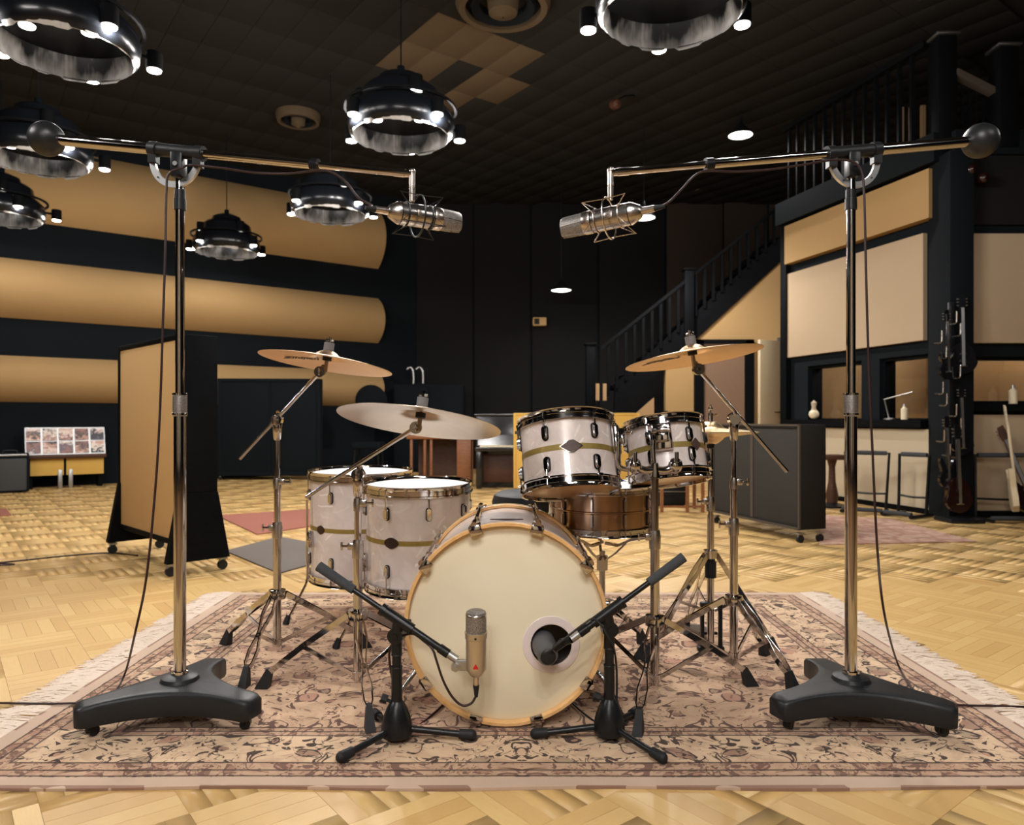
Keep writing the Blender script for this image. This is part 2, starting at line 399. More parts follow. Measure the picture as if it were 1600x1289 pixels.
def link(name, me, mat, parent=None, loc=None):
    o = bpy.data.objects.new(name, me); C.objects.link(o)
    if mat is not None and me is not None and not me.materials: me.materials.append(M[mat] if isinstance(mat, str) else mat)
    if parent is not None: o.parent = parent
    WM[o] = WM.get(parent, Matrix())
    return o
def obj(name, mb, mat, parent=None, world=True, sharp=38, flat=False):
    # world=True: the mesh was drawn in room coordinates and is carried into its thing's own axes
    if parent is not None and world:
        inv = WM[parent].inverted(); mb.v = [inv @ p for p in mb.v]
    return link(name, mb.mesh(name, sharp, flat), mat, parent)
def thing(name, label, cat, m=None, group=None):
    o = bpy.data.objects.new(name, None); C.objects.link(o); o.empty_display_size = .05
    m = Matrix() if m is None else (m if isinstance(m, Matrix) else Matrix.Translation(V(m)))
    o.matrix_world = m; WM[o] = m
    return tag(o, label, cat, group)
def tag(o, label, cat, group=None):
    o['label'] = label; o['category'] = cat
    if group: o['group'] = group
    return o
def one(name, mb, mat, label, cat, origin=None, group=None, **kw):   # a thing that is a single mesh
    og = V(origin) if origin is not None else sum(mb.v, V()) / len(mb.v)
    mb.v = [p - og for p in mb.v]
    o = link(name, mb.mesh(name, **kw), mat); o.location = og; WM[o] = Matrix.Translation(og)
    return tag(o, label, cat, group)
def struct(name, mb, mat, parent=None, **kw):
    o = obj(name, mb, mat, parent, **kw)
    if parent is None: o['kind'] = 'structure'
    return o
def copy_tree(o, parent=None):
    c = o.copy(); C.objects.link(c); c.parent = parent; WM[c] = WM.get(o, Matrix())
    for ch in list(o.children): copy_tree(ch, c)
    return c
def rrect(w, h, r, n=4):
    pts = []
    for cx, cy, a0 in ((w / 2 - r, h / 2 - r, 0), (-w / 2 + r, h / 2 - r, 90), (-w / 2 + r, -h / 2 + r, 180), (w / 2 - r, -h / 2 + r, 270)):
        pts += [(cx + r * cos(R(a0 + 90 * k / n)), cy + r * sin(R(a0 + 90 * k / n))) for k in range(n + 1)]
    return pts

# ------------------------------------------------------------------ the room: floor
FA = R(38); SQ = .26; NS = 5; SW = SQ / NS
RUGX0, RUGX1, RUGY0, RUGY1 = -1.40, 1.45, 1.745, 3.71
fl = struct('floor', MB().box((-1, 4.3, -.0516), (22, 19.6, .1)), 'groove')
def strip_template():
    a, b, g = SQ / 2 - .0005, SW / 2 - .0005, .002
    vs = [(-a, -b, 0), (a, -b, 0), (a, b, 0), (-a, b, 0), (-a, -b, -g), (a, -b, -g), (a, b, -g), (-a, b, -g)]
    fs = [(0, 1, 2, 3), (0, 4, 5, 1), (1, 5, 6, 2), (2, 6, 7, 3), (3, 7, 4, 0)]
    return vs, fs
def build_parquet():
    tv, tf = strip_template(); tv = np.array(tv); tf = np.array(tf)
    cells = []; ca, sa = cos(FA), sin(FA); rad = 15
    n = int(rad / SQ)
    for i in range(-n, n + 1):
        for j in range(-n, n + 1):
            for k in range(NS):
                o = (k - (NS - 1) / 2) * SW
                lx, ly = (i * SQ, j * SQ + o) if (i + j) % 2 == 0 else (i * SQ + o, j * SQ)
                x, y = lx * ca - ly * sa, lx * sa + ly * ca + 6
                if not (-9.5 < x < 7 and .6 < y < 13.2): continue
                cells.append((x, y, FA if (i + j) % 2 == 0 else FA + pi / 2))
    def vis(c):
        x, y, _ = c
        if y < 1.56: return 0
        px = 800 + F * x / y; py = 655 + F * CAMH / y
        if not (-10 < px < 1610 and py < 1300): return 0
        if RUGX0 - .05 < x < RUGX1 + .05 and RUGY0 - .02 < y < RUGY1 + .02: return 0
        return 1 / y ** 3
    order = sorted(range(len(cells)), key=lambda i: -vis(cells[i]))
    near = order[:300]; far = order[300:]
    uv1 = np.zeros((20, 2)); vi = tf.reshape(-1)
    uv1[:, 0] = tv[vi, 0] / SQ; uv1[:, 1] = tv[vi, 1] / SW
    me = bpy.data.meshes.new('parquet_strip'); me.from_pydata(tv.tolist(), [], tf.tolist()); me.update()
    me.uv_layers.new(name='UVMap').data.foreach_set('uv', uv1.reshape(-1)); me.materials.append(M['parquet'])
    for i in near:
        x, y, a = cells[i]; o = bpy.data.objects.new('parquet_strip', me); C.objects.link(o)
        o.location = (x, y, 0); o.rotation_euler = (0, 0, a); o.parent = fl
    N = len(far); A = np.array([cells[i] for i in far])
    cx, sx = np.cos(A[:, 2])[:, None], np.sin(A[:, 2])[:, None]
    vx = tv[None, :, 0] * cx - tv[None, :, 1] * sx + A[:, 0:1]; vy = tv[None, :, 0] * sx + tv[None, :, 1] * cx + A[:, 1:2]
    vz = np.repeat(tv[None, :, 2], N, 0); vv = np.stack([vx, vy, vz], -1).reshape(-1, 3)
    ff = (tf[None] + (np.arange(N) * 8)[:, None, None]).reshape(-1, 4)
    me = bpy.data.meshes.new('parquet_strips'); me.vertices.add(len(vv)); me.vertices.foreach_set('co', vv.reshape(-1))
    me.loops.add(ff.size); me.loops.foreach_set('vertex_index', ff.reshape(-1)); me.polygons.add(len(ff))
    me.polygons.foreach_set('loop_start', np.arange(0, ff.size, 4)); me.update(calc_edges=True)
    me.uv_layers.new(name='UVMap').data.foreach_set('uv', np.tile(uv1, (N, 1)).reshape(-1)); me.materials.append(M['parquet'])
    o = bpy.data.objects.new('parquet_strips', me); C.objects.link(o); o.parent = fl; o['kind'] = 'stuff'
build_parquet()

# ------------------------------------------------------------------ the room: ceiling with tiles and air diffusers
CEIL = 4.65
ceil = struct('ceiling', MB().box((-1, 4.3, CEIL + .15), (22, 19.6, .2)), 'ceiling_paint')
LA0 = V((-6.48, 9.32, 0)); LD0 = (V((-2.28, 12.5, 0)) - LA0).normalized()
TA = R(37); tu = V((cos(TA), sin(TA), 0)); tv_ = V((-sin(TA), cos(TA), 0)); TO = V((-.69, 6.86, 0)); TU, TV = .324, .645
tile_me = {}
for k in ('ceiling_tile', 'ceiling_paint'):
    tile_me[k] = MB().box((0, 0, 0), (TU - .003, TV - .003, .03), bev=.0015).mesh('ceiling_tile')
pale = {(0, 0), (1, 0), (2, 0), (3, 0), (0, 1), (1, 1), (3, 1), (4, 0), (4, 1), (3, 2)} - {(4, 0)}
for i in range(-22, 26):
    for j in range(-12, 10):
        c = TO + tu * (TU * (i + .5)) + tv_ * (TV * (j + .5))
        px = 800 + F * c.x / max(c.y, .1); py = 655 - F * (CEIL - CAMH) / max(c.y, .1)
        if c.y < 3 or c.y > 13 or not (-60 < px < 1560) or py < -60: continue
        if (c - LA0).dot(V((LD0.y, -LD0.x, 0))) < .1: continue
        k = 'ceiling_tile' if (i, j) in pale else 'ceiling_paint'
        o = link('ceiling_tile', tile_me[k], k, ceil); o.location = (c.x, c.y, CEIL + .035); o.rotation_euler = (0, 0, TA)
for (px, py, lab) in ((786, 22, 'round dark air diffuser on the ceiling beside the pale tiles'), (466, 196, 'round air diffuser on the ceiling left of the middle lamp')):
    Y = F * (CEIL - .12 - CAMH) / (655 - py); c = P(px, py, Y); r = .43 if py < 100 else .27
    t = thing('air_diffuser', lab, 'vent', (c.x, c.y, CEIL + .018))
    obj('outer_ring', MB().lathe([(r, 0), (r, -.05), (r * .93, -.10), (r * .80, -.10), (r * .80, -.04), (r * .95, 0)], 40, closed=True), 'ceiling_tile', t, False)
    obj('inner_cone', MB().lathe([(r * .72, -.02), (r * .66, -.10), (r * .50, -.06), (r * .50, -.01)], 36), 'black_wall', t, False)
    obj('centre_cone', MB().lathe([(r * .34, -.01), (r * .30, -.13), (r * .02, -.17)], 28), 'ceiling_tile', t, False)

# ------------------------------------------------------------------ left wall with its bulging tan panels
LA = V((-6.48, 9.32, 0)); LB = V((-2.28, 12.5, 0)); ld = (LB - LA).normalized(); lnr = V((ld.y, -ld.x, 0))
L0 = LA - ld * 5.6; L1 = LB + ld * .75; Lm = (L0 + L1) / 2; ln = (L1 - L0).length
wl = struct('wall_left', MB().box((0, .1, 2.37), (ln, .2, 4.74), Matrix.Translation(Lm) @ Matrix.Rotation(math.atan2(ld.y, ld.x), 4, 'Z')), 'black_wall')
for z0, z1, b in ((3.43, 4.43, .30), (2.17, 2.93, .27), (1.10, 1.69, .24)):
    mb = MB(); n = 14; e0 = L0 + ld * .2; e1 = LB; vs = []; fs = []
    prof = [(z0 + (z1 - z0) * k / n, b * (4 * (k / n) * (1 - k / n)) ** .85) for k in range(n + 1)]
    for e in (e0, e1):
        vs += [e + lnr * (o + .01) + V((0, 0, z)) for z, o in prof]
    fs = [(k, k + 1, n + 2 + k, n + 1 + k) for k in range(n)] + [list(range(n + 1)), list(range(n + 1, 2 * n + 2))[::-1], (0, n + 1, 2 * n + 1, n)]
    obj('acoustic_panel', mb.add(vs, fs), 'tan_fabric', wl, sharp=50)

# ------------------------------------------------------------------ dark back wall of upright boards
BY = 13.0
wb = struct('wall_back', MB().box((2.3, BY + .12, 2.37), (9.6, .2, 4.74)), 'black_wall')
bx0 = -1.95
edges = [(a - 800) / F * BY for a in (628, 740, 830, 935, 1040, 1130, 1200, 1290, 1390)]
for a, b in zip(edges[:-1], edges[1:]):
    obj('board', MB().box(((a + b) / 2, BY, 2.36), (b - a - .035, .05, 4.7), bev=.008), 'brown_black' if a < 2.6 else 'lamplit_boards', wb)
# shell behind the camera and to the sides
wf = struct('wall_front', MB().box((-1, -5.4, 2.37), (22, .2, 4.74)), 'black_wall')
for x in (-7.5, -4.0, 0, 4.0): obj('wall_panel', MB().box((x, -5.27, 1.9), (2.3, .06, 3.2), bev=.01), 'white_panel', wf)  # pale panels added out of view, to bounce light and show in chrome
struct('wall_outer_left', MB().box((-11.4, .3, 2.37), (.2, 11.4, 4.74)), 'black_wall')
struct('wall_outer_right', MB().box((8.6, 3.7, 2.37), (.2, 18, 4.74)), 'black_wall')

# ------------------------------------------------------------------ right wall: control room windows, panels, gallery
R2 = V((3.87, 6.84, 0)); R1 = V((3.33, 8.80, 0)); rd = (R1 - R2); rl = rd.length; rd = rd / rl; rn = V((-rd.y, rd.x, 0))   # rn faces the room
def ru(px):
    k = (px - 800) / F; return (R2.x - k * R2.y) / (k * rd.y - rd.x)
def rbox(mb, u0, u1, z0, z1, o0, o1):
    a, b = R2 + rd * u0, R2 + rd * u1
    lo = [a + rn * o1, b + rn * o1, b + rn * o0, a + rn * o0]
    return mb.hexa([p + V((0, 0, z0)) for p in lo] + [p + V((0, 0, z1)) for p in lo])
UA, UB, UC, UD = ru(1450), ru(1374), ru(1346), ru(1262)
mb = MB()
rbox(mb, -.02, rl, 0, .86, -.2, 0); rbox(mb, -.02, rl, 1.49, 3.22, -.2, 0)
rbox(mb, -.02, UA, .86, 1.49, -.2, 0); rbox(mb, UB, UC, .86, 1.49, -.2, 0); rbox(mb, UD, rl, .86, 1.49, -.2, 0)
wr = struct('wall_right', mb, 'black_wall')
obj('window_ledge', rbox(MB(), 0, rl, .80, .875, 0, .09), 'dark_wood', wr)
for nm, u0, u1, z0, z1, o, mt in (('wall_panel', ru(1465), ru(1237), 2.72, 3.17, .10, 'tan_fabric'), ('wall_panel', ru(1449), ru(1235), 1.615, 2.61, .05, 'pale_panel'),
                                  ('wall_panel', ru(1456), rl - .05, .045, .785, .03, 'white_panel')):
    obj(nm, rbox(MB(), u0, u1, z0, z1, .001, o), mt, wr)
obj('corner_post', rbox(MB(), rl - .01, rl + .10, 0, 3.3, -.2, .07), 'dark_wood', wr)
struct('baseboard_right', rbox(MB(), 0, rl, 0, .05, .001, .045), 'dark_wood')
for i, (a, b) in enumerate(((UA, UB), (UC, UD))):
    wn_ = struct('window_%d' % (i + 1), rbox(rbox(rbox(rbox(MB(), a, a + .03, .86, 1.49, -.16, -.04), b - .03, b, .86, 1.49, -.16, -.04), a, b, 1.46, 1.49, -.16, -.04), a, b, .86, .89, -.16, -.04), 'dark_wood')
    obj('pane', rbox(MB(), a + .03, b - .03, .89, 1.46, -.105, -.097), 'window_glass', wn_)
# return wall and the little rooms behind the glass
struct('wall_return', MB().box((4.34, 8.97, 1.6), (1.9, .1, 3.2)), 'dusk_panel')
mb = rbox(rbox(MB(), -.1, rl + .1, 1.40, 2.6, -1.9, -1.8), -.1, rl + .1, .7, 1.40, -1.85, -1.75)
struct('wall_booth', mb, 'dusk_panel')
wsY = 6.62
mb = MB().box((6.2, wsY + .1, .51), (4.4, .2, 1.02)).box((6.2, wsY + .1, 2.35), (4.4, .2, 1.82)).box((4.07, wsY + .1, 1.23), (.14, .2, .43)).box((7.6, wsY + .1, 1.23), (1.6, .2, .43))
wsd = struct('wall_side', mb, 'black_wall')
obj('wall_panel', MB().box((5.5, wsY - .025, 2.05), (2.94, .05, .98), bev=.008), 'pale_panel', wsd)
obj('wall_panel', MB().box((5.5, wsY - .02, .49), (2.94, .04, .86), bev=.008), 'pale_panel', wsd)
obj('wall_panel', MB().box((5.5, wsY - .02, 2.93), (2.94, .04, .62), bev=.008), 'brown_black', wsd)
obj('window_ledge', MB().box((5.5, wsY - .05, .985), (2.95, .10, .06)), 'dark_wood', wsd)
w3 = struct('window_3', MB().box((5.47, wsY + .08, 1.03), (2.66, .1, .03)).box((5.47, wsY + .08, 1.43), (2.66, .1, .03)).box((4.155, wsY + .08, 1.23), (.03, .1, .43)).box((6.78, wsY + .08, 1.23), (.03, .1, .43)), 'dark_wood')
obj('pane', MB().box((5.47, wsY + .08, 1.23), (2.6, .008, .38)), 'window_glass', w3)
struct('wall_booth_side', MB().box((6.4, wsY + 1.5, 1.6), (3.6, .1, 2.4)), 'dusk_panel')
struct('baseboard_side', MB().box((6.0, wsY - .03, .03), (4.0, .06, .06)), 'dark_wood')
post = struct('trim_1', MB().box((3.945, 6.62, 1.62), (.21, .34, 3.24), bev=.006), 'black_wall')
# gallery above
gal = struct('gallery_floor', rbox(MB(), -.2, rl + .1, 3.20, 3.46, -1.6, .14).box((6.2, 7.3, 3.35), (4.5, 1.5, .22)), 'black_wall')
rt = thing('gallery_railing', 'dark wooden gallery railing with balusters above the window wall', 'railing', (3.8, 6.9, 3.46))
n = 13
bal_me = MB().box((0, 0, .42), (.035, .035, .84)).mesh('baluster')
for k in range(n):
    p = R2 + rd * (.12 + (rl - .2) * k / (n - 1)) + rn * .07
    o = link('baluster', bal_me, 'dark_wood', rt); o.location = p - V((3.8, 6.9, 0))
obj('handrail', rbox(MB(), -.05, rl, 4.30, 4.36, .03, .11), 'dark_wood', rt)
for k in range(5):
    o = link('baluster', bal_me, 'dark_wood', rt); o.location = V((4.07 + .065 * k, 6.66, 3.44)) - V((3.8, 6.9, 3.46)); o.scale = (.6, .6, .50 - .03 * k)
obj('handrail', MB().hexa([V((4.0, 6.60, 3.98)), V((4.36, 6.60, 3.80)), V((4.36, 6.70, 3.80)), V((4.0, 6.70, 3.98)), V((4.0, 6.60, 4.03)), V((4.36, 6.60, 3.85)), V((4.36, 6.70, 3.85)), V((4.0, 6.70, 4.03))]), 'trim_brown', rt)  # paler brown paints the lit top of this rail
for px, y0, y1 in ((1408, 168, 252), (1424, 168, 240), (1442, 165, 235), (1461, 163, 232)):  # pale colour stands in for lit strips behind the balusters
    obj('light_slat', MB().box((P(px, 200, 8.3).x, 8.3, (P(px, y0, 8.3).z + P(px, y1, 8.3).z) / 2), (.05, .03, P(px, y0, 8.3).z - P(px, y1, 8.3).z)), 'dusk_panel', rt)
for x, y, h in ((3.92, 6.70, 4.34), (4.42, 6.62, 4.20)):
    q = obj('newel_post', MB().box((x, y, (h + 3.3) / 2), (.17, .17, h - 3.3), bev=.01), 'dark_wood', rt)
    obj('cap', MB().box((x, y, h + .012), (.21, .21, .024), bev=.006), 'dull_steel', q)

# ------------------------------------------------------------------ stair flight, wall and doors under it
SY = 10.6; S = F / SY
def sx(px): return (px - 800) / S
def sz(py): return CAMH + (655 - py) / S
poly = [(sx(1040), 0), (sx(1240), 0), (sx(1240), sz(390)), (sx(1040), sz(573))]
mf = Matrix(((1, 0, 0, 0), (0, 0, -1, SY), (0, 1, 0, 0), (0, 0, 0, 1)))   # x,y -> x,z ; extrude z -> -y
wu = struct('wall_understair', MB().prism(poly, -.12, 0, mf), 'tan_fabric')
def sbox(px0, px1, z0, z1, o0, o1, mb=None):
    return (mb or MB()).box(((sx(px0) + sx(px1)) / 2, SY - (o0 + o1) / 2, (z0 + z1) / 2), (sx(px1) - sx(px0), abs(o1 - o0), z1 - z0))
DT = sz(531)
d1 = struct('door_1', sbox(1097, 1162, 0, DT - .06, .005, .04), 'door_brown')
obj('door_frame', sbox(1084, 1176, DT - .06, DT, 0, .07, sbox(1163, 1176, 0, DT, 0, .07, sbox(1084, 1098, 0, DT, 0, .07))), 'dark_wood', d1)
a = R(62); dm = Matrix.Translation((sx(1214), SY - .08, 0)) @ Matrix.Rotation(pi + R(26), 4, 'Z')
d2 = struct('door_2', MB().box((.19, 0, 1.0), (.38, .045, 2.0), dm, bev=.004), 'white_paint')
obj('door_handle', MB().cyl((.06, .03, .98), (.06, .07, .98), .012, m=dm).cyl((.06, .065, .98), (.15, .065, .98), .009, m=dm), 'chrome', d2)
obj('jamb', sbox(1213, 1218, 0, 2.05, 0, .06), 'dull_steel', d2)
st = thing('staircase', 'dark wooden staircase with baluster railing rising to the right', 'staircase', (sx(1040), SY, 0))
def rail_y(px): return 545 - .797 * (px - 937)
def edge_y(px): return 573 - .917 * (px - 1040)
pl = [(sx(960), sz(edge_y(960))), (sx(1240), sz(edge_y(1240))), (sx(1240), sz(edge_y(1240) - 38)), (sx(960), sz(edge_y(960) - 46))]
obj('stringer', MB().prism(pl, -.06, .03, mf), 'dark_wood', st)
nst = 15
for k in range(nst):
    px = 965 + (1235 - 965) * k / nst; z = sz(edge_y(px) - 40)
    obj('tread', MB().box((sx(px + 9), SY + .52, z - .02), (.30, .92, .045)), 'dark_wood', st)
rl_pts = [(937, 545), (1232, 310)]
obj('handrail', MB().hexa([V((sx(937), SY - .07, sz(549))), V((sx(1236), SY - .07, sz(311))), V((sx(1236), SY, sz(311))), V((sx(937), SY, sz(549))),
                           V((sx(937), SY - .07, sz(543))), V((sx(1236), SY - .07, sz(305))), V((sx(1236), SY, sz(305))), V((sx(937), SY, sz(543)))]), 'dark_wood', st)
for k in range(21):
    px = 950 + k * 13.6
    if 1066 < px < 1086: continue
    z0 = sz(edge_y(px) - 36); z1 = sz(rail_y(px) + 1)
    if px < 1040: z0 = max(z0, sz(640))
    obj('baluster', MB().box((sx(px), SY - .035, (z0 + z1) / 2), (.038, .038, z1 - z0)), 'dark_wood', st)
for px, t_, b_ in ((922, 540, 645), (1075, 424, 530)):
    q = obj('newel_post', MB().box((sx(px), SY - .035, (sz(t_) + sz(b_)) / 2), (.13, .13, sz(t_) - sz(b_)), bev=.008), 'dark_wood', st)
    obj('cap', MB().box((sx(px), SY - .035, sz(t_) + .015), (.17, .17, .03), bev=.008), 'dark_wood', q)
obj('landing', MB().box((sx(960), SY + .45, .5), (1.5, 1.1, 1.0)), 'dark_wood', st)
for px in (932, 943):
    obj('light_slat', MB().box((sx(px), SY - .125, sz(613)), (.05, .03, .24)), 'dusk_panel', st)

# ------------------------------------------------------------------ pendant cluster lamps
def pendant(x, y, z, rot, label, power=1.0, scale=1.0):
    m = Matrix.Translation((x, y, z)) @ Matrix.Rotation(R(rot), 4, 'Z') @ Matrix.Scale(scale, 4)
    t = thing('pendant_lamp', label, 'lamp', m, 'cluster lamps hung from the ceiling')
    if not hasattr(pendant, 'me'):
        d = {}
        d['dome'] = MB().lathe([(.385, -.045), (.412, -.02), (.425, .06), (.410, .13), (.365, .18), (.325, .20), (.310, .26), (.300, .31), (.265, .34), (.190, .37), (.175, .42), (.10, .455), (.03, .48), (.03, .52), (.001, .52)], 48).mesh('dome')
        n = 96; mb = MB(); vs, fs = [], []; rg = random.Random(3); j = 0
        for i in range(n):
            a = 2 * pi * i / n
            if i % 3 == 0: j = rg.uniform(-.016, .006)
            vs += [(.395 * cos(a), .395 * sin(a), .115), (.412 * cos(a), .412 * sin(a), .03), (.404 * cos(a), .404 * sin(a), -.020), (.380 * cos(a), .380 * sin(a), -.050 + j)]
        for i in range(n):
            k = (i + 1) % n
            for q in range(3): fs.append((4 * i + q, 4 * k + q, 4 * k + q + 1, 4 * i + q + 1))
        d['skirt'] = mb.add(vs, fs).mesh('skirt')
        d['can'] = MB().lathe([(.001, .12), (.050, .12), (.052, .115), (.052, .003), (.046, .003), (.046, .012), (.001, .012)], 18).mesh('lamp_can')
        d['disc'] = MB().lathe([(.0455, .004), (.043, -.006), (.02, -.010), (.001, -.011)], 18).mesh('lamp_disc')
        d['bracket'] = MB().box((-.055, 0, .07), (.11, .03, .02)).mesh('bracket')
        d['ring'] = MB().lathe([(.43, .16), (.45, .16), (.45, .18), (.43, .18)], 40, closed=True).mesh('ring')
        d['tier'] = MB().lathe([(.395, .115), (.30, .15), (.12, .17), (.001, .17)], 40).mesh('inner_plate')
        pendant.me = d
    d = pendant.me
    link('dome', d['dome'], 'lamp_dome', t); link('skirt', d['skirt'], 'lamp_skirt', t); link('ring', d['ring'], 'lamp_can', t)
    link('inner_plate', d['tier'], 'lamp_dome', t)
    cans = [(0, .525), (.455, .26), (-.455, .26), (.32, -.28), (-.32, -.28), (.17, -.13), (-.17, -.13)]
    for i, (cx_, cy_) in enumerate(cans):
        dz = .02 if i < 5 else .04
        c = link('lamp_can', d['can'], 'lamp_can', t); c.location = (cx_, cy_, dz); c.rotation_euler = (0, 0, math.atan2(cy_, cx_))
        link('lamp_disc', d['disc'], 'lamp_disc', c); link('bracket', d['bracket'], 'lamp_can', c)
        l = bpy.data.lights.new('bulb', 'POINT'); l.energy = LAMP_W * (power / 5 if i < 5 else .014); l.color = LAMP_COL; l.shadow_soft_size = .036
        lo = bpy.data.objects.new('bulb', l); C.objects.link(lo); lo.parent = t; lo.location = (cx_, cy_, dz - .026)
    for a in (70, 185, 300):   # unlit upper tier
        c = link('lamp_can', d['can'], 'lamp_can', t); c.location = (.315 * cos(R(a)), .315 * sin(R(a)), .20)
        link('lamp_disc', d['disc'], 'lamp_disc', c)
    link('cord', MB().cyl((0, 0, .51), (0, 0, (CEIL - z) / scale - .02 + .05 / scale), .006, n=8).mesh('cord'), 'black_metal', t)
    return t
pendant(-2.80, 4.62, 3.22, 14, 'large pendant lamp cut by the top left corner of the picture', .85)
pendant(-.895, 5.93, 3.20, 0, 'pendant lamp hanging in the upper middle before the pale ceiling tiles', 2.3)
pendant(.895, 4.14, 3.20, -4, 'pendant lamp at the top edge above the right microphone', 1.5)
pendant(-3.78, 9.75, 3.13, 22, 'small distant pendant lamp against the left wall panel, showing its tiers', .15)
pendant(-2.00, 8.10, 3.17, 8, 'pendant lamp behind the left boom, beside the left overhead microphone', .32)
pendant(-4.15, 6.45, 3.17, 14, 'pendant lamp behind the left ball counterweight', .6)
pendant(-5.72, 8.25, 3.17, 6, 'pendant lamp half cut by the left edge of the picture', .18)
pendant(-3.7, 1.1, 3.2, 0, 'added unseen pendant lamp left of the camera, outside the picture', 1.75)  # unseen pendants from here down, added to fill the kit and gobo
pendant(.1, -.5, 3.2, 0, 'added unseen pendant lamp above the camera, outside the picture', 1.7)
pendant(2.9, .2, 3.2, 0, 'added unseen pendant lamp right of the camera, outside the picture', .35)
pendant(-.8, -3.0, 3.2, 0, 'added unseen pendant lamp behind the camera, outside the picture', 2.0)
pendant(4.4, 3.4, 3.2, 0, 'added unseen pendant lamp beyond the right edge of the picture', .1)

def dome_lamp(px, py, wpx, r, label, energy):
    Y = 2 * r * F / wpx; c = P(px, py, Y)
    t = thing('dome_pendant', label, 'lamp', c, 'small white dome lamps')
    obj('shade', MB().lathe([(r, 0), (r * .96, .03), (r * .5, .09), (r * .16, .15), (r * .12, .22), (.001, .22)], 28), 'black_metal', t, False)
    obj('lamp_disc', MB().lathe([(r * .95, .005), (r * .6, -.01), (.001, -.015)], 28), 'far_disc', t, False)
    top = CEIL - c.z
    obj('cord', MB().cyl((0, 0, .22), (0, 0, top), .006, n=6), 'black_metal', t, False)
    l = bpy.data.lights.new('bulb', 'SPOT'); l.energy = energy; l.color = LAMP_COL; l.spot_size = R(160); l.spot_blend = .5; l.shadow_soft_size = .05
    lo = bpy.data.objects.new('bulb', l); C.objects.link(lo); lo.parent = t; lo.location = (0, 0, -.07)
dome_lamp(877, 454, 32, .165, 'small dome lamp glowing before the dark boards, lowest of the three', 5)
dome_lamp(1006, 341, 36, .150, 'dome lamp glowing behind the right overhead microphone', 170)
dome_lamp(1157, 212, 38, .150, 'dome lamp glowing above the staircase, highest of the three', 60)

# unseen lamps added to light the two booths behind the glass
def booth_fill_lamp(x, y, z, e, label):
    t = thing('booth_fill_lamp', label, 'lamp', (x, y, z))
    obj('shade', MB().lathe([(.12, 0), (.10, .05), (.03, .09), (.001, .09)], 20), 'white_paint', t, False)
    obj('cord', MB().cyl((0, 0, .09), (0, 0, .6), .005, n=6), 'black_metal', t, False)
    l = bpy.data.lights.new('bulb', 'POINT'); l.energy = e; l.color = LAMP_COL; l.shadow_soft_size = .05
    lo = bpy.data.objects.new('bulb', l); C.objects.link(lo); lo.parent = t; lo.location = (0, 0, -.04)
bc = R2 + rd * (rl * .5) - rn * 1.0
booth_fill_lamp(bc.x, bc.y, 2.3, 45, 'added unseen lamp lighting the booth behind the two windows')
booth_fill_lamp(5.2, 7.5, 2.3, 22, 'added unseen lamp lighting the booth behind the far right window')
# small ceiling spotlight and wall box on the dark boards
c = P(961, 163, 8.4)
t = thing('ceiling_spotlight', 'small brown spotlight on a thin arm under the dark ceiling', 'lamp', c)
obj('head', MB().lathe([(.001, .07), (.05, .055), (.06, -.015), (.045, -.065), (.001, -.07)], 18, frame((0, 0, 0), (.3, -.8, -.3))), 'brown_wood', t, False)
obj('arm', MB().tube([(.03, 0, .05), (.12, .1, .14), (.30, .25, CEIL - c.z + .04)], .010), 'black_metal', t, False)
t = thing('wall_box', 'small tan box fixed to the dark boards below the lowest dome lamp', 'speaker', P(843, 503, 12.9))
obj('body', MB().box((0, 0, 0), (.24, .15, .15), bev=.02), 'gobo_tan', t, False)
obj('grille', MB().box((-.05, -.08, 0), (.09, .01, .10), bev=.004), 'gray_fabric', t, False)

# ------------------------------------------------------------------ rugs and mats
rug = thing('persian_rug', 'large cream and rose patterned rug with fringed ends under the drum kit', 'rug', ((RUGX0 + RUGX1) / 2, (RUGY0 + RUGY1) / 2, 0))
RW, RH = RUGX1 - RUGX0, RUGY1 - RUGY0
mb = MB(); nx, ny = 60, 44; vs, fs = [], []
for j in range(ny + 1):
    for i in range(nx + 1):
        x, y = RW * (i / nx - .5), RH * (j / ny - .5)
        wob = .006 * sin(x * 7 + j) * (1 if j in (0, ny) else 0)
        vs.append((x, y + wob, .0075 + .0006 * sin(x * 9 + y * 5)))
k0 = len(vs)
for j in range(ny):
    for i in range(nx): a = j * (nx + 1) + i; fs.append((a, a + 1, a + nx + 2, a + nx + 1))
rim = [i for i in range(nx + 1)] + [j * (nx + 1) + nx for j in range(1, ny + 1)] + [ny * (nx + 1) + i for i in range(nx - 1, -1, -1)] + [j * (nx + 1) for j in range(ny - 1, 0, -1)]
for q in rim: vs.append((vs[q][0], vs[q][1], .0005))
for q in range(len(rim)): b = (q + 1) % len(rim); fs.append((rim[q], rim[b], k0 + b, k0 + q))
obj('pile', mb.add(vs, fs), 'rug', rug, False)
for sgn in (-1, 1):
    mb = MB(); rg = random.Random(5 + sgn)
    for k in range(950):
        y = RH * (rg.random() - .5); L = rg.uniform(.085, .15); x0 = sgn * RW / 2; dy = rg.gauss(0, .018); r_ = rg.uniform(.0012, .0024)
        pts = [(x0, y, .006), (x0 + sgn * L * .4, y + dy * .4, .006 + rg.random() * .006), (x0 + sgn * L * .75, y + dy, .004), (x0 + sgn * L, y + dy * 1.6 + rg.gauss(0, .008), .003)]
        mb.tube(pts, [r_, r_, r_ * 1.3, r_ * .6], 4)
    f = obj('fringe', mb, 'fringe', rug, False); f['kind'] = 'stuff'
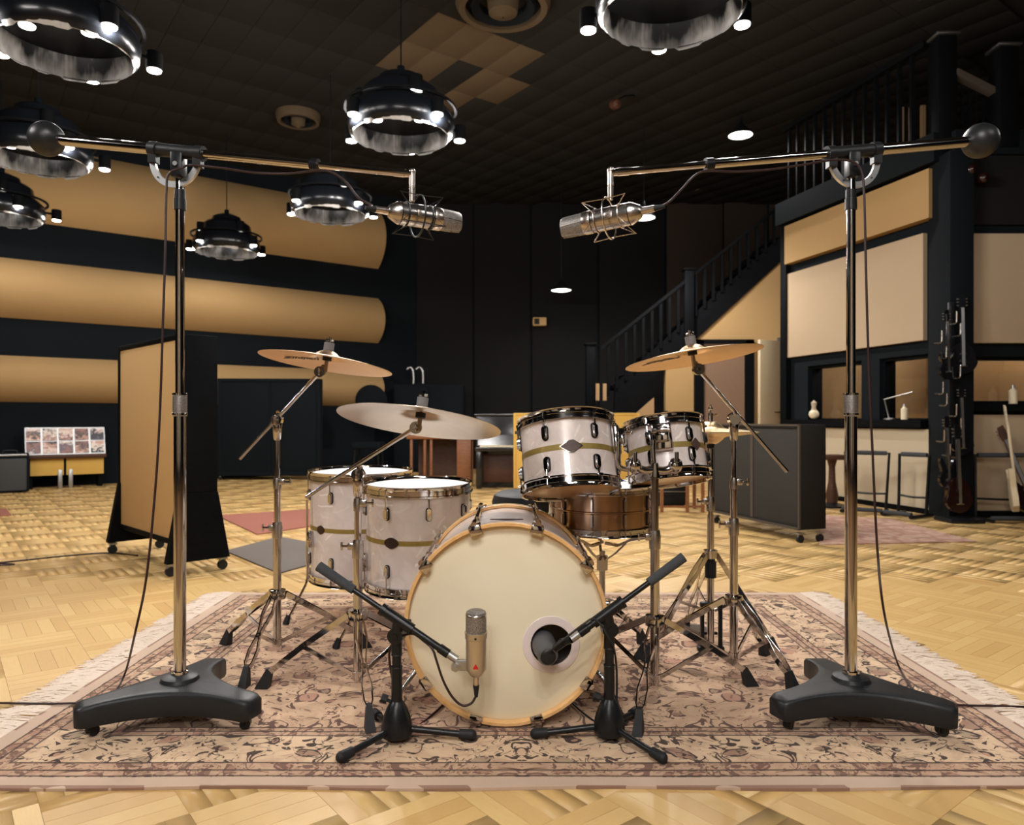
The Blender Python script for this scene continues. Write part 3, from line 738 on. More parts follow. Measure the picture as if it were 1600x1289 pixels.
def flat(name, pts, mat, label, cat, th=.008):
    mb = MB(); n = len(pts); vs = [V((p.x, p.y, 0.001)) for p in pts] + [V((p.x, p.y, th)) for p in pts]
    fs = [list(range(n))[::-1], list(range(n, 2 * n))] + [(i, (i + 1) % n, n + (i + 1) % n, n + i) for i in range(n)]
    return one(name, mb.add(vs, fs), mat, label, cat, origin=(sum(p.x for p in pts) / n, sum(p.y for p in pts) / n, 0))
flat('carpet', [G(338, 806), G(484, 797), G(560, 812), G(402, 836)], 'red_carpet', 'red carpet on the floor behind the left floor tom', 'carpet')
flat('floor_mat', [G(352, 862), G(436, 840), G(560, 862), G(436, 897)], 'gray_carpet', 'grey mat beside the foot of the tan gobo', 'mat')
flat('side_rug', [G(1285, 806), G(1392, 812), G(1525, 847), G(1280, 852)], 'pink_rug', 'pink patterned rug behind the low dark gobo', 'rug')
flat('corner_rug', [G(-60, 792), G(10, 796), G(18, 806), G(-60, 810)], 'red_carpet', 'brown rug corner at the left edge of the floor', 'rug')

# ------------------------------------------------------------------ bass drum
BDX, BDY0, BDR, BDZ = -.0163, 2.08, .2795, .2990
PEARL_L = 'pearl'
bdm = Matrix.Translation((BDX, BDY0, BDZ)) @ Matrix(((-1, 0, 0, 0), (0, 0, 1, 0), (0, 1, 0, 0), (0, 0, 0, 1)))  # local z -> +Y (away), local y -> up
bd = thing('bass_drum', 'white pearl bass drum with cream front head and maple hoops', 'drum', bdm)
obj('shell', MB().lathe([(.271, .03), (.2775, .03), (.2775, .45), (.271, .45)], 72, closed=True), 'pearl', bd, False)
obj('shell_lining', MB().lathe([(.2715, .032), (.2715, .448)], 60), 'maple', bd, False)
hoop_p = [(.2795, 0), (.2875, 0), (.2895, .003), (.2895, .038), (.2875, .041), (.2795, .041), (.2785, .003)]
for z in (0, .439):
    o = obj('hoop', MB().lathe(hoop_p, 84, Matrix.Translation((0, 0, z)), closed=True), 'maple', bd, False)
    rim = [(.2897, .009), (.2903, .009), (.2903, .032), (.2897, .032)]
    obj('hoop_inlay', MB().lathe(rim, 84, Matrix.Translation((0, 0, z)), closed=True), 'pearl' if z == 0 else 'stripe', o, False)
HX, HY, HR = -.128, -.062, .0585   # sound hole centre
n = 96; vs = []; fs = []
for i in range(n):
    a = 2 * pi * i / n; vs += [(.2788 * cos(a), .2788 * sin(a), .026), (.268 * cos(a), .268 * sin(a), .022), (HX + (HR + .004) * cos(a), HY + (HR + .004) * sin(a), .0215)]
for i in range(n):
    k = (i + 1) % n; fs += [(3 * i, 3 * k, 3 * k + 1, 3 * i + 1), (3 * i + 1, 3 * k + 1, 3 * k + 2, 3 * i + 2)]
obj('front_head', MB().add(vs, fs), 'head_cream', bd, False)
obj('port_ring', MB().lathe([(HR, .0235), (HR, .017), (HR + .004, .0165), (HR + .022, .0185), (HR + .0235, .021), (HR + .004, .0235)], 48, Matrix.Translation((HX, HY, 0)), closed=True), 'white_plastic', bd, False)
obj('batter_head', MB().lathe([(.272, .452), (.26, .454), (.001, .454)], 60), 'head_cream', bd, False)
claw = MB().box((.010, 0, .018), (.006, .026, .046), bev=.002).box((0, 0, -.004), (.022, .026, .006), bev=.002).box((.013, 0, .018), (.010, .012, .036), bev=.003).cyl((.016, 0, -.002), (.016, 0, .052), .0065, n=10).mesh('claw')
rod = MB().cyl((.016, 0, .04), (.012, 0, .16), .0032, n=8).mesh('tension_rod')
lugm = MB().cyl((.014, 0, .15), (.014, 0, .33), .0075, n=12).box((.006, 0, .165), (.014, .014, .018), bev=.003).box((.006, 0, .315), (.014, .014, .018), bev=.003).mesh('lug')
for k in range(10):
    a = R(36 * k); ms = Matrix.Rotation(a, 4, 'Z') @ Matrix.Translation((.2795, 0, 0))
    for back in (0, 1):
        mm = ms if not back else ms @ Matrix.Translation((0, 0, .48)) @ Matrix.Scale(-1, 4, V((0, 0, 1)))
        c = link('claw', claw, 'chrome', bd); c.matrix_local = mm @ Matrix.Diagonal((1.15, 1.4, 1.12, 1))
        link('tension_rod', rod, 'chrome', c)
    c = link('lug', lugm, 'chrome', bd); c.matrix_local = ms
obj('vent_badge', MB().prism([(-.05, 0), (0, .008), (.05, 0), (0, -.008)], 0, .003, Matrix.Translation((0, .279, .13)) @ Matrix.Rotation(R(-90), 4, 'X')), 'badge_dark', bd, False)
for s in (-1, 1):   # spurs
    sp = obj('spur', MB().tube([(s * .235, -.12, .10), (s * .30, -.20, .06), (s * .335, BDZ * -1 + .024, .02)], .0065, 10), 'chrome', bd, False)
    obj('spur_foot', MB().cyl((s * .325, -.262, .026), (s * .338, -.2865, .018), .010, .012, n=12), 'rubber', sp, False)
    obj('spur_bracket', MB().box((s * .238, -.13, .11), (.035, .045, .055), bev=.006), 'chrome', sp, False)

# ------------------------------------------------------------------ toms and snare
def lug_meshes():
    if hasattr(lug_meshes, 'd'): return lug_meshes.d
    mm = Matrix(((0, 0, 1, 0), (1, 0, 0, 0), (0, 1, 0, 0), (0, 0, 0, 1)))   # outline plane -> y,z ; extrude -> +x
    d = {}
    d['gasket'] = MB().prism(rrect(.022, .050, .010), 0, .004, mm).mesh('gasket')
    mb = MB().prism(rrect(.0175, .045, .0085), .003, .010, mm).prism(rrect(.0135, .036, .0065), .010, .015, mm)
    d['lug'] = mb.mesh('lug')
    d['rod'] = MB().cyl((.009, 0, .018), (.009, 0, .075), .0030, n=8).cyl((.009, 0, .066), (.009, 0, .078), .0048, n=8).mesh('tension_rod')
    lug_meshes.d = d; return d
def drum(name, label, m, Rr, H, nl, lug0, top, bot, badge=None, badge_a=0, stripe=True, shell='pearl', group=None, lugz=.062, hoop_h=.036, lugw=1.0):
    t = thing(name, label, 'drum', m, group)
    obj('shell', MB().lathe([(Rr - .006, .004), (Rr, .004), (Rr, H - .004), (Rr - .006, H - .004)], 64, closed=True), shell, t, False)
    if stripe:
        obj('stripe', MB().lathe([(Rr + .0003, H * .5 - .009), (Rr + .0012, H * .5 - .009), (Rr + .0012, H * .5 + .009), (Rr + .0003, H * .5 + .009)], 64, closed=True), 'stripe', t, False)
    hp = [(Rr + .0015, 0), (Rr + .013, 0), (Rr + .013, .004), (Rr + .0075, .006), (Rr + .0075, hoop_h * .48), (Rr + .0100, hoop_h * .50), (Rr + .0100, hoop_h * .58), (Rr + .0078, hoop_h * .60), (Rr + .0078, hoop_h - .004), (Rr + .0105, hoop_h), (Rr + .004, hoop_h), (Rr + .0015, hoop_h - .004)]
    for z, sgn in ((H - hoop_h * .62, 1), (hoop_h * .62, -1)):
        mt = Matrix.Translation((0, 0, z)) @ Matrix.Scale(sgn, 4, V((0, 0, 1)))
        mb = MB().lathe(hp, 64, mt, closed=True)
        for k in range(nl):
            a = lug0 + 2 * pi * k / nl; mb.box((Rr + .0135, 0, .002), (.012, .016, .006), mt @ Matrix.Rotation(a, 4, 'Z'))
        obj('hoop', mb, 'chrome', t, False)
    obj('top_head', MB().lathe([(Rr + .002, H - .008), (Rr + .002, H + .001), (Rr - .008, H + .003), (.001, H + .003)], 56), top, t, False)
    obj('bottom_head', MB().lathe([(Rr + .002, .008), (Rr + .002, -.001), (Rr - .008, -.003), (.001, -.003)], 56), bot, t, False)
    d = lug_meshes()
    for k in range(nl):
        a = lug0 + 2 * pi * k / nl
        for z, sgn in ((H - lugz, 1), (lugz, -1)):
            ml = Matrix.Rotation(a, 4, 'Z') @ Matrix.Translation((Rr, 0, z)) @ Matrix.Diagonal((1, lugw, sgn, 1))
            l = link('lug', d['lug'], 'chrome', t); l.matrix_local = ml
            link('gasket', d['gasket'], 'rubber', l)
            r_ = link('tension_rod', d['rod'], 'chrome', l); r_.scale = (1, 1, (lugz + .004) / .078)
    if badge:
        w_, h_ = badge[1]; n = 24; out = []
        if badge[0] == 'diamond': pts = [(-w_, 0), (-w_ * .22, h_), (w_ * .22, h_), (w_, 0), (w_ * .22, -h_), (-w_ * .22, -h_)] if badge[2] else [(-w_, 0), (0, h_), (w_, 0), (0, -h_)]
        else: pts = [(w_ * cos(2 * pi * i / n), h_ * sin(2 * pi * i / n) * (1 - .15 * abs(cos(2 * pi * i / n)))) for i in range(n)]
        def wrap(pts, r0, r1):
            mb = MB(); f = lambda x, y, r: (r * cos(badge_a + x / Rr), r * sin(badge_a + x / Rr), H * .5 + y)
            k = 6; vs = []; fs = []; q = len(pts)
            sub = []
            for i in range(q):
                a_, b_ = pts[i], pts[(i + 1) % q]; nn = 6 if q < 8 else 1
                sub += [(a_[0] + (b_[0] - a_[0]) * j / nn, a_[1] + (b_[1] - a_[1]) * j / nn) for j in range(nn)]
            q = len(sub)
            for s_ in (1, .5): vs += [f(x * s_, y * s_, r1) for x, y in sub]
            vs.append(f(0, 0, r1)); vs += [f(x, y, r0) for x, y in sub]
            for i in range(q):
                j = (i + 1) % q; fs += [(i, j, q + j, q + i), (q + i, q + j, 2 * q), (2 * q + 1 + i, 2 * q + 1 + j, j, i)]
            return mb.add(vs, fs)
        bmat = 'dark_chrome' if badge[2] else badge[3]
        b = obj('badge', wrap(pts, Rr, Rr + .0035), bmat, t, False)
        if badge[2]: obj('badge_face', wrap([(x * .88, y * .88) for x, y in pts], Rr, Rr + .0045), badge[3], b, False)
    return t
def tilt_frame(c, axis, H, face=(0, -1, 0)):   # base of the drum so that its middle is at c; local -Y faces the camera
    z = V(axis).normalized(); y = -V(face); y = (y - z * y.dot(z)).normalized(); x = y.cross(z)
    m = Matrix((x, y, z)).transposed().to_4x4(); m.translation = V(c) - z * (H / 2); return m
# angle -90 deg in local axes looks at the camera
c1 = P(888, 713, 2.45); ax1 = (-.06, .27, 1)
T1M = tilt_frame(c1, ax1, .225)
tom1 = drum('rack_tom', 'larger white pearl rack tom with silver-edged diamond badge, over the bass drum', T1M, .1535, .225, 6, R(-60), 'head_white', 'head_amber', ('diamond', (.037, .0205), True, 'badge'), R(-90), group='rack toms')
c2 = P(1041, 706, 2.53); ax2 = (-.085, .24, 1)
T2M = tilt_frame(c2, ax2, .190)
tom2 = drum('rack_tom', 'smaller white pearl rack tom with flat dark diamond badge, beside the hi-hat', T2M, .1285, .190, 6, R(-64), 'head_white', 'head_amber', ('diamond', (.024, .0215), False, 'badge'), R(-52), group='rack toms')
ft1 = P(565, 812, 3.32); FT1M = Matrix.Translation((ft1.x, ft1.y, .185)) @ Matrix.Rotation(R(1.5), 4, 'X')
FT2 = P(654, 830, 2.92); FT2M = Matrix.Translation((FT2.x, FT2.y, .235)) @ Matrix.Rotation(R(2), 4, 'X')
ftom1 = drum('floor_tom', 'white pearl floor tom at the back left, partly behind the other floor tom', FT1M, .222, .455, 8, R(-67.5), 'head_white', 'head_amber', ('oval', (.024, .0190), False, 'badge_dark'), R(-128), group='floor toms', lugz=.088, hoop_h=.038)
ftom2 = drum('floor_tom', 'white pearl floor tom nearest the bass drum, behind the middle cymbal stand', FT2M, .203, .385, 8, R(-72), 'head_white', 'head_amber', ('oval', (.030, .0210), False, 'badge_dark'), R(-112), group='floor toms', lugz=.085, hoop_h=.038)
def tom_leg(t, m, Rr, ang, ztop, zbr):
    c, s = cos(R(ang)), sin(R(ang)); base = m.translation
    p = lambda r, z: V((base.x + r * c, base.y + r * s, z))
    rr = Rr + .028
    lg = obj('leg', MB().tube(smooth([p(rr, ztop), p(rr, .30), p(rr, .19), p(rr + .02, .14), p(rr + .07, .05), p(rr + .085, .028)], 5), .0052, 8), 'chrome', t)
    obj('rubber_foot', MB().cyl(p(rr + .080, .045), p(rr + .092, .0085), .010, .015, n=12), 'rubber', lg)
    br = obj('leg_bracket', MB().box((0, 0, 0), (.03, .034, .07), Matrix.Translation(p(Rr + .014, zbr)) @ Matrix.Rotation(R(ang), 4, 'Z'), bev=.005), 'chrome', t)
    mq = Matrix.Translation(p(rr, zbr)) @ Matrix.Rotation(R(ang), 4, 'Z')
    obj('wing_screw', MB().cyl((0, .012, 0), (0, .04, 0), .0045, n=8, m=mq).box((0, .042, .0), (.006, .008, .030), mq, bev=.002), 'chrome', br)
for a in (-146, -30, 92): tom_leg(ftom1, FT1M, .222, a, .53, .36)
for a in (-158, -62, 30): tom_leg(ftom2, FT2M, .203, a, .47, .33)
sn_c = P(941, 790, 2.68); SNM = Matrix.Translation((sn_c.x, sn_c.y, .487)) @ Matrix.Rotation(R(1), 4, 'X')
snare = drum('snare_drum', 'bronze metal snare drum with chrome hoops behind the bass drum', SNM, .178, .150, 10, R(-72), 'head_white', 'head_amber', None, 0, False, 'snare_brass', None, .048, .026, .42)
obj('bead', MB().lathe([(.178, .071), (.1815, .073), (.1815, .077), (.178, .079)], 64), 'snare_brass', snare, False)
obj('strainer', MB().box((-.186, 0, .085), (.018, .03, .07), bev=.004).cyl((-.19, 0, .06), (-.20, 0, .03), .006, n=8), 'chrome', snare, False)

# ------------------------------------------------------------------ stands with tripods
RZ = .0085   # top of the rug
def tripod(t, c, feet, hubz, botz, big=1.0, knee=.55):
    c = V((c[0], c[1], 0))
    obj('tripod_hub', MB().lathe([(.013, hubz - .018), (.030, hubz - .016), (.033, hubz), (.030, hubz + .016), (.013, hubz + .018)], 18, Matrix.Translation(c)), 'chrome', t)
    obj('brace_collar', MB().lathe([(.010, botz - .012), (.018, botz - .010), (.018, botz + .014), (.010, botz + .016)], 14, Matrix.Translation(c)), 'chrome', t)
    for f in feet:
        f = V((f[0], f[1], 0)); d = f - c; L = d.length; d.normalize(); sd = V((-d.y, d.x, 0))
        zk = hubz * (1 - knee) + .035
        def at(s):
            if s < knee: k = s / knee; z = hubz + (zk - hubz) * k
            else: k = (s - knee) / (1 - knee); z = zk + (.052 - zk) * k
            return c + d * (.030 + (L - .038) * s) + V((0, 0, z))
        prof = [(0, .011), (.08, .012), (.26, .017), (knee - .06, .006), (knee, .0045), (knee + .06, .006), (.76, .0145), (.90, .012), (.97, .004), (1, .003)]
        mb = MB()
        for sg in (-1, 1):
            mb.strip([at(s) + sd * (sg * w_ * big) for s, w_ in prof], sd, .0040, .018 * big)
        lg = obj('leg', mb, 'chrome', t)
        obj('leg_joint', MB().cyl(at(knee) - sd * .009, at(knee) + sd * .009, .006, n=10), 'chrome', lg)
        a = at(.965); b = f + d * .028; b.z = RZ
        side = sd * .016; up = V((0, 0, 1))
        q0 = a + V((0, 0, .012)); w0, w1 = sd * .008, sd * .0145
        e = f - d * .016
        foot = MB().hexa([V((e.x, e.y, RZ)) - w1, V((e.x, e.y, RZ)) + w1, b + w1, b - w1, q0 - d * .012 - w0, q0 - d * .012 + w0, q0 + d * .008 + w0, q0 + d * .008 - w0])
        obj('rubber_foot', foot, 'rubber', lg)
        obj('brace', MB().strip([at(knee) - V((0, 0, .004)), c + d * .014 + V((0, 0, botz))], sd, .006, .013), 'chrome', t)
def collar(t, x, y, z, r, side=-1, h=.034):
    k = obj('collar', MB().lathe([(r * .8, z - h), (r * 1.18, z - h), (r * 1.25, z - h * .3), (r * 1.05, z + .004), (r * .8, z + .004)], 18, Matrix.Translation((x, y, 0))).box((x + side * (r + .006), y - .004, z - h * .3), (.022, .018, .022), bev=.004), 'satin_chrome', t)
    obj('wing_bolt', MB().cyl((x + side * (r + .01), y - .004, z - h * .3), (x + side * (r + .034), y - .004, z - h * .3), .0042, n=8).box((x + side * (r + .036), y - .004, z - h * .3), (.007, .008, .026), bev=.0025), 'chrome', k)
def text_mb(s, size):
    cu = bpy.data.curves.new('script', 'FONT'); cu.body = s; cu.size = size; cu.align_x = 'CENTER'; cu.align_y = 'CENTER'; cu.extrude = .0003; cu.shear = .35; cu.offset = .0012; cu.resolution_u = 2
    o = bpy.data.objects.new('script', cu); C.objects.link(o); bpy.context.view_layer.update()
    me = o.to_mesh(); mb = MB().add([v.co.copy() for v in me.vertices], [list(p.vertices) for p in me.polygons]); o.to_mesh_clear()
    bpy.data.objects.remove(o); bpy.data.curves.remove(cu); return mb
def cymbal(name, label, c, normal, Rr, mat, bell=.060, drop=.022, script=None, group='cymbals'):
    m = frame(c, normal, (1, 0, 0)); t = thing(name, label, 'cymbal', m, group)
    pr = [(.006, .030), (.020, .0295), (bell * .62, .024), (bell * .88, .013), (bell, .006), (bell * 1.25, .002)]
    n = 10
    for k in range(1, n + 1):
        u = k / n; r = bell * 1.25 + (Rr - bell * 1.25) * u; pr.append((r, .002 - drop * u ** 1.6))
    low = [(r, z - .0014) for r, z in pr][::-1]
    obj('plate', MB().lathe(pr + low, 80, closed=True), mat, t, False, sharp=60)
    if script:
        s, ang, rr, sz_ = script; tb = text_mb(s, sz_)
        a = R(ang); b0 = bell * 1.25
        mm = Matrix.Translation((rr * cos(a), rr * sin(a), 0)) @ Matrix.Rotation(R(180), 4, 'X')
        tb.v = [mm @ p for p in tb.v]
        for p in tb.v:
            rq = max(b0, math.hypot(p.x, p.y)); p.z = p.z + .002 - drop * ((rq - b0) / (Rr - b0)) ** 1.6 - .0032
        obj('script_mark', tb, 'rubber', t, False, flat=True)
    return t
def felt_stack(t, c, n, h=.030):
    n = V(n).normalized(); c = V(c)
    a = obj('felt', MB().cyl(c + n * .030, c + n * (.030 + h), .0185, n=20), 'felt', t)
    obj('wing_nut', MB().cyl(c + n * (.030 + h), c + n * (.052 + h), .0045, n=8).box((0, 0, .040 + h), (.030, .006, .009), frame(c, n, (1, 0, 0)), bev=.002), 'chrome', t)
    obj('lower_felt', MB().cyl(c - n * .006, c + n * .010, .0165, n=16), 'rubber', t)
def boom_stand(label, base, feet, hubz, botz, z1, z2, ztop, tail, tilt, cyc, cyn, r=(.0145, .0115, .0092)):
    x, y = base; t = thing('cymbal_stand', label, 'cymbal stand', (x, y, RZ), 'chrome boom cymbal stands')
    obj('lower_tube', MB().cyl((x, y, botz - .015), (x, y, z1), r[0], n=18), 'chrome', t)
    obj('middle_tube', MB().cyl((x, y, z1 - .02), (x, y, z2), r[1], n=18), 'chrome', t)
    obj('upper_tube', MB().cyl((x, y, z2 - .02), (x, y, ztop - .02), r[2], n=16), 'chrome', t)
    collar(t, x, y, z1 + .03, r[0] * 1.05, -1, .055); collar(t, x, y, z2 + .012, r[1] * 1.05, 1, .036)
    tripod(t, base, feet, hubz, botz)
    pv = V((x, y, ztop)); tail, tilt = V(tail), V(tilt); bd_ = (tilt - tail).normalized()
    sdv = bd_.cross(V((0, 0, 1))).normalized()
    k = obj('boom_clutch', MB().lathe([(r[2], -.075), (.013, -.07), (.018, -.02), (.016, -.004)], 16, Matrix.Translation(pv)).cyl(pv - sdv * .018, pv + sdv * .018, .019, n=18).cyl(pv - bd_ * .022, pv + bd_ * .022, .0125, n=14), 'chrome', t)
    obj('wing_bolt', MB().cyl(pv + sdv * .016, pv + sdv * .034, .005, n=8).box((0, 0, .037), (.036, .008, .010), frame(pv, sdv), bev=.003).cyl(pv - sdv * .02 + V((0, 0, .014)), pv - sdv * .004 + V((0, 0, .03)), .006, n=8), 'chrome', k)
    off = pv + V((0, 0, .0))
    obj('boom_arm', MB().cyl(tail, tilt, .0062, n=12).cyl(tail, tail + bd_ * .028, .0068, n=12).cyl(tilt - bd_ * .06, tilt, .0075, n=12), 'chrome', t)
    cn = V(cyn).normalized(); cc = V(cyc)
    tl = obj('tilter', MB().cyl(tilt - sdv * .011, tilt + sdv * .011, .0200, n=20).tube(smooth([tilt, tilt + (cc - tilt) * .35 + bd_ * .004, cc - cn * .045], 5), .0082, 10).cyl(cc - cn * .045, cc + cn * .07, .0042, n=10).cyl(cc - cn * .048, cc - cn * .005, .0080, .0070, n=12), 'dark_chrome', t)
    obj('tilter_screw', MB().cyl(tilt - sdv * .020, tilt + sdv * .018, .006, n=10).box((0, 0, .020), (.026, .007, .008), frame(tilt, sdv), bev=.002), 'chrome', tl)
    felt_stack(t, cc, cn)
    return t
# left stand
YA = 2.69; nA = (.135, .085, 1); cA = P(511, 561, YA)
boom_stand('tall chrome cymbal stand at the far left of the kit', (-.858, YA), [(-1.105, 2.85), (-.872, 2.40), (-.562, 2.81)], .241, .066, .47, .65, P(0, 656, YA).z, P(374, 717, YA - .02), P(500, 581, YA), cA, nA)
cymbal('crash_cymbal', 'bronze crash cymbal tilted high at the left of the kit', cA - V(nA).normalized() * 0, nA, .240, 'cymbal', .052, .020, ('Zildjian', 160, .115, .044))
# middle stand
YB = 2.36; nB = (.115, .20, 1); cB = P(657, 650, YB)
boom_stand('chrome cymbal stand at the left of the bass drum with low boom', (-.494, YB), [(-.40, 2.07), (-.804, 2.39), (-.272, 2.625)], .254, .06, .46, .61, P(0, 741, YB).z, P(478, 777, YB - .02), P(650, 668, YB), cB, nB, (.0145, .0112, .0090))
cymbal('ride_cymbal', 'large pale ride cymbal over the floor toms, tilted towards the drummer', cB, nB, .262, 'cymbal_pale', .066, .024)
# right stand
YC = 2.576; nC = (-.135, .075, 1); cC = P(1082, 552, YC)
boom_stand('chrome cymbal stand at the right of the kit, boom leaning left', (.776, YC), [(.90, 2.36), (.466, 2.68), (.932, 2.72)], .248, .05, .50, .66, P(0, 655, YC).z, P(1230, 737, YC), P(1091, 577, YC), cC, nC)
cymbal('crash_cymbal', 'bronze crash cymbal tilted high at the right of the kit', cC, nC, .237, 'cymbal', .052, .020, ('Zildjian', 150, .115, .044))

# double tom stand
xd, yd = .458, 2.36
td = thing('tom_stand', 'chrome double tom stand carrying the two rack toms', 'tom stand', (xd, yd, RZ))
TZ = P(0, 738, yd).z
obj('lower_tube', MB().cyl((xd, yd, .03), (xd, yd, .47), .0150, n=18), 'chrome', td)
obj('upper_tube', MB().cyl((xd, yd, .45), (xd, yd, TZ), .0122, n=18), 'dark_chrome', td)
collar(td, xd, yd, .52, .0155, -1, .055)
tripod(td, (xd, yd), [(.351, 2.045), (.777, 2.41), (.246, 2.65)], .236, .05)
mbk = MB().lathe([(.012, TZ - .02), (.017, TZ - .018), (.017, TZ + .002), (.012, TZ + .03), (.004, TZ + .034)], 16, Matrix.Translation((xd, yd, 0)))
for s in (-1, 1): mbk.tube(smooth([(xd, yd, TZ + .008), (xd + s * .035, yd, TZ + .006), (xd + s * .062, yd, TZ + .018)], 4), [.014] * 8 + [.013], 10)
hub = obj('tom_yoke', mbk, 'chrome', td)
for s in (-1, 1):
    q = V((xd + s * .066, yd, TZ + .022))
    obj('ball_clamp', MB().sphere(q, .024, 16, 10, sc=(1, .9, 1.1)).cyl(q + V((0, -.018, .012)), q + V((0, -.018, .044)), .007, n=10).box(q + V((0, -.018, .036)), (.010, .010, .018), bev=.003), 'chrome', td)
a1 = P(966, 733, 2.40); b1 = P(957, 690, 2.37)
obj('tom_arm', MB().tube(smooth([V((xd - .066, yd, TZ + .02)), P(985, 733, 2.375), P(968, 729, 2.372), P(966, 705, 2.372), P(966, 690, 2.375)], 6), .0088, 10), 'chrome', td)
obj('tom_arm', MB().tube(smooth([V((xd + .066, yd, TZ + .02)), P(1040, 735, 2.365), P(1024, 731, 2.362), P(1020, 705, 2.365), P(1020, 688, 2.37)], 6), .0088, 10), 'chrome', td)
def tom_mount(t, c, m, ang, Rr, w_=.05, h_=.075):
    mm = m @ Matrix.Rotation(ang, 4, 'Z') @ Matrix.Translation((Rr, 0, c))
    br = obj('mount_bracket', MB().box((.012, 0, 0), (.022, w_, h_), mm, bev=.008).box((.030, 0, .004), (.026, w_ * .7, h_ * .55), mm, bev=.007).cyl((.034, -w_ * .45, .016), (.034, w_ * .45, .016), .010, n=12, m=mm), 'chrome', t)
    obj('wing_bolt', MB().cyl((.046, 0, .014), (.062, 0, .014), .005, n=8, m=mm).box((.064, 0, .014), (.008, .030, .010), mm, bev=.003), 'chrome', br)
tom_mount(tom1, .150, T1M, R(-18), .1535, .058, .10)
tom_mount(tom2, .122, T2M, R(-104), .1285, .064, .092)

# hi-hat
xh, yh = .747, 2.77
hz = P(0, 671, yh).z
hh = thing('hi_hat_stand', 'chrome hi-hat stand with black footboard frame, behind the right cymbal stand', 'hi-hat stand', (xh, yh, RZ))
obj('lower_tube', MB().cyl((xh, yh, .04), (xh, yh, .52), .0135, n=16), 'chrome', hh)
obj('upper_tube', MB().cyl((xh, yh, .50), (xh, yh, hz - .06), .0105, n=16), 'chrome', hh)
obj('pull_rod', MB().cyl((xh, yh, hz - .08), (xh, yh, hz + .095), .0030, n=8), 'chrome', hh)
collar(hh, xh, yh, .585, .0138, -1, .05)
obj('sleeve', MB().cyl((xh, yh, .285), (xh, yh, .345), .0215, n=18).cyl((xh, yh, .345), (xh, yh, .37), .017, n=18), 'black_metal', hh)
obj('seat_cup', MB().lathe([(.004, hz - .075), (.014, hz - .07), (.016, hz - .045), (.032, hz - .030), (.034, hz - .020), (.004, hz - .016)], 20, Matrix.Translation((xh, yh, 0))), 'black_metal', hh)
HB = .374
obj('tripod_hub', MB().lathe([(.013, HB - .02), (.026, HB - .016), (.026, HB + .014), (.013, HB + .018)], 16, Matrix.Translation((xh, yh, 0))), 'chrome', hh)
for fx, fy in ((-.255, -.12), (.225, -.02), (-.02, .28)):
    d = V((fx, fy, 0)); L = d.length; d.normalize(); sd = V((-d.y, d.x, 0)); cc = V((xh, yh, 0))
    at = lambda s: cc + d * (.02 + (L - .02) * s) + V((0, 0, HB + (.05 - HB) * s))
    mb = MB()
    for sg in (-1, 1): mb.strip([at(s) + sd * sg * w_ for s, w_ in ((0, .009), (.2, .014), (.46, .006), (.54, .006), (.75, .014), (.96, .004), (1, .003))], sd, .0035, .017)
    lg = obj('leg', mb, 'chrome', hh)
    e = at(.98); e2 = e + d * .02
    obj('rubber_foot', MB().cyl(e + V((0, 0, .01)), V((e2.x, e2.y, RZ)), .009, .016, n=12), 'rubber', lg)
    obj('brace', MB().strip([at(.5), cc + d * .015 + V((0, 0, .16))], sd, .004, .011), 'chrome', hh)
obj('pedal_frame', MB().box((xh - .034, yh - .01, .10), (.014, .02, .17), bev=.004).box((xh + .034, yh - .01, .10), (.014, .02, .17), bev=.004).box((xh, yh - .01, .185), (.085, .022, .022), bev=.006).box((xh, yh + .0, .018), (.10, .03, .018), bev=.005), 'black_metal', hh)
obj('footboard', MB().hexa([V((xh - .035, yh + .03, .06)), V((xh + .035, yh + .03, .06)), V((xh + .035, yh + .28, .02)), V((xh - .035, yh + .28, .02)), V((xh - .035, yh + .03, .07)), V((xh + .035, yh + .03, .07)), V((xh + .035, yh + .28, .03)), V((xh - .035, yh + .28, .03))]), 'black_metal', hh)
obj('pull_chain', MB().cyl((xh, yh + .02, .06), (xh, yh, .2), .006, n=8), 'black_metal', hh)
obj('clutch', MB().cyl((xh, yh, hz + .028), (xh, yh, hz + .062), .0085, n=12).cyl((xh - .002, yh, hz + .052), (xh + .026, yh - .004, hz + .056), .004, n=8).sphere((xh, yh, hz + .078), .009, 12, 8), 'chrome', hh)
cymbal('hi_hat_cymbal', 'upper brass hi-hat cymbal at the right of the small rack tom', (xh, yh, hz + .0), (.0, .02, 1), .176, 'cymbal_gold', .050, .012, None, 'hi-hat pair')
lw = cymbal('hi_hat_cymbal', 'lower brass hi-hat cymbal facing down under its twin', (xh, yh, hz - .026), (.02, -.03, -1), .176, 'cymbal_gold', .050, .012, None, 'hi-hat pair')

# snare stand
xs, ys = sn_c.x + .0, sn_c.y
ss = thing('snare_stand', 'chrome snare stand basket holding the bronze snare', 'snare stand', (xs, ys, RZ))
zb = .487
obj('tube', MB().cyl((xs, ys, .05), (xs, ys, .40), .011, n=14).cyl((xs, ys, .33), (xs, ys, .385), .020, n=4), 'satin_chrome', ss)
for a in (-140, -28, 90):
    c_, s_ = cos(R(a)), sin(R(a)); p = lambda r, z: V((xs + r * c_, ys + r * s_, z)); sd = V((-s_, c_, 0))
    ar = obj('basket_arm', MB().strip([p(.012, .43), p(.06, .425), p(.11, .45), p(.172, .463)], sd, .014, .009).strip([p(.015, .37), p(.05, .395), p(.09, .435)], sd, .010, .006), 'satin_chrome', ss)
    obj('grip', MB().box((0, 0, 0), (.028, .026, .040), Matrix.Translation(p(.180, .478)) @ Matrix.Rotation(R(a), 4, 'Z'), bev=.007), 'rubber', ar)
tripod(ss, (xs, ys), [(.505, 2.86), (xs - .2, ys - .12), (xs - .04, ys + .26)], .20, .05)
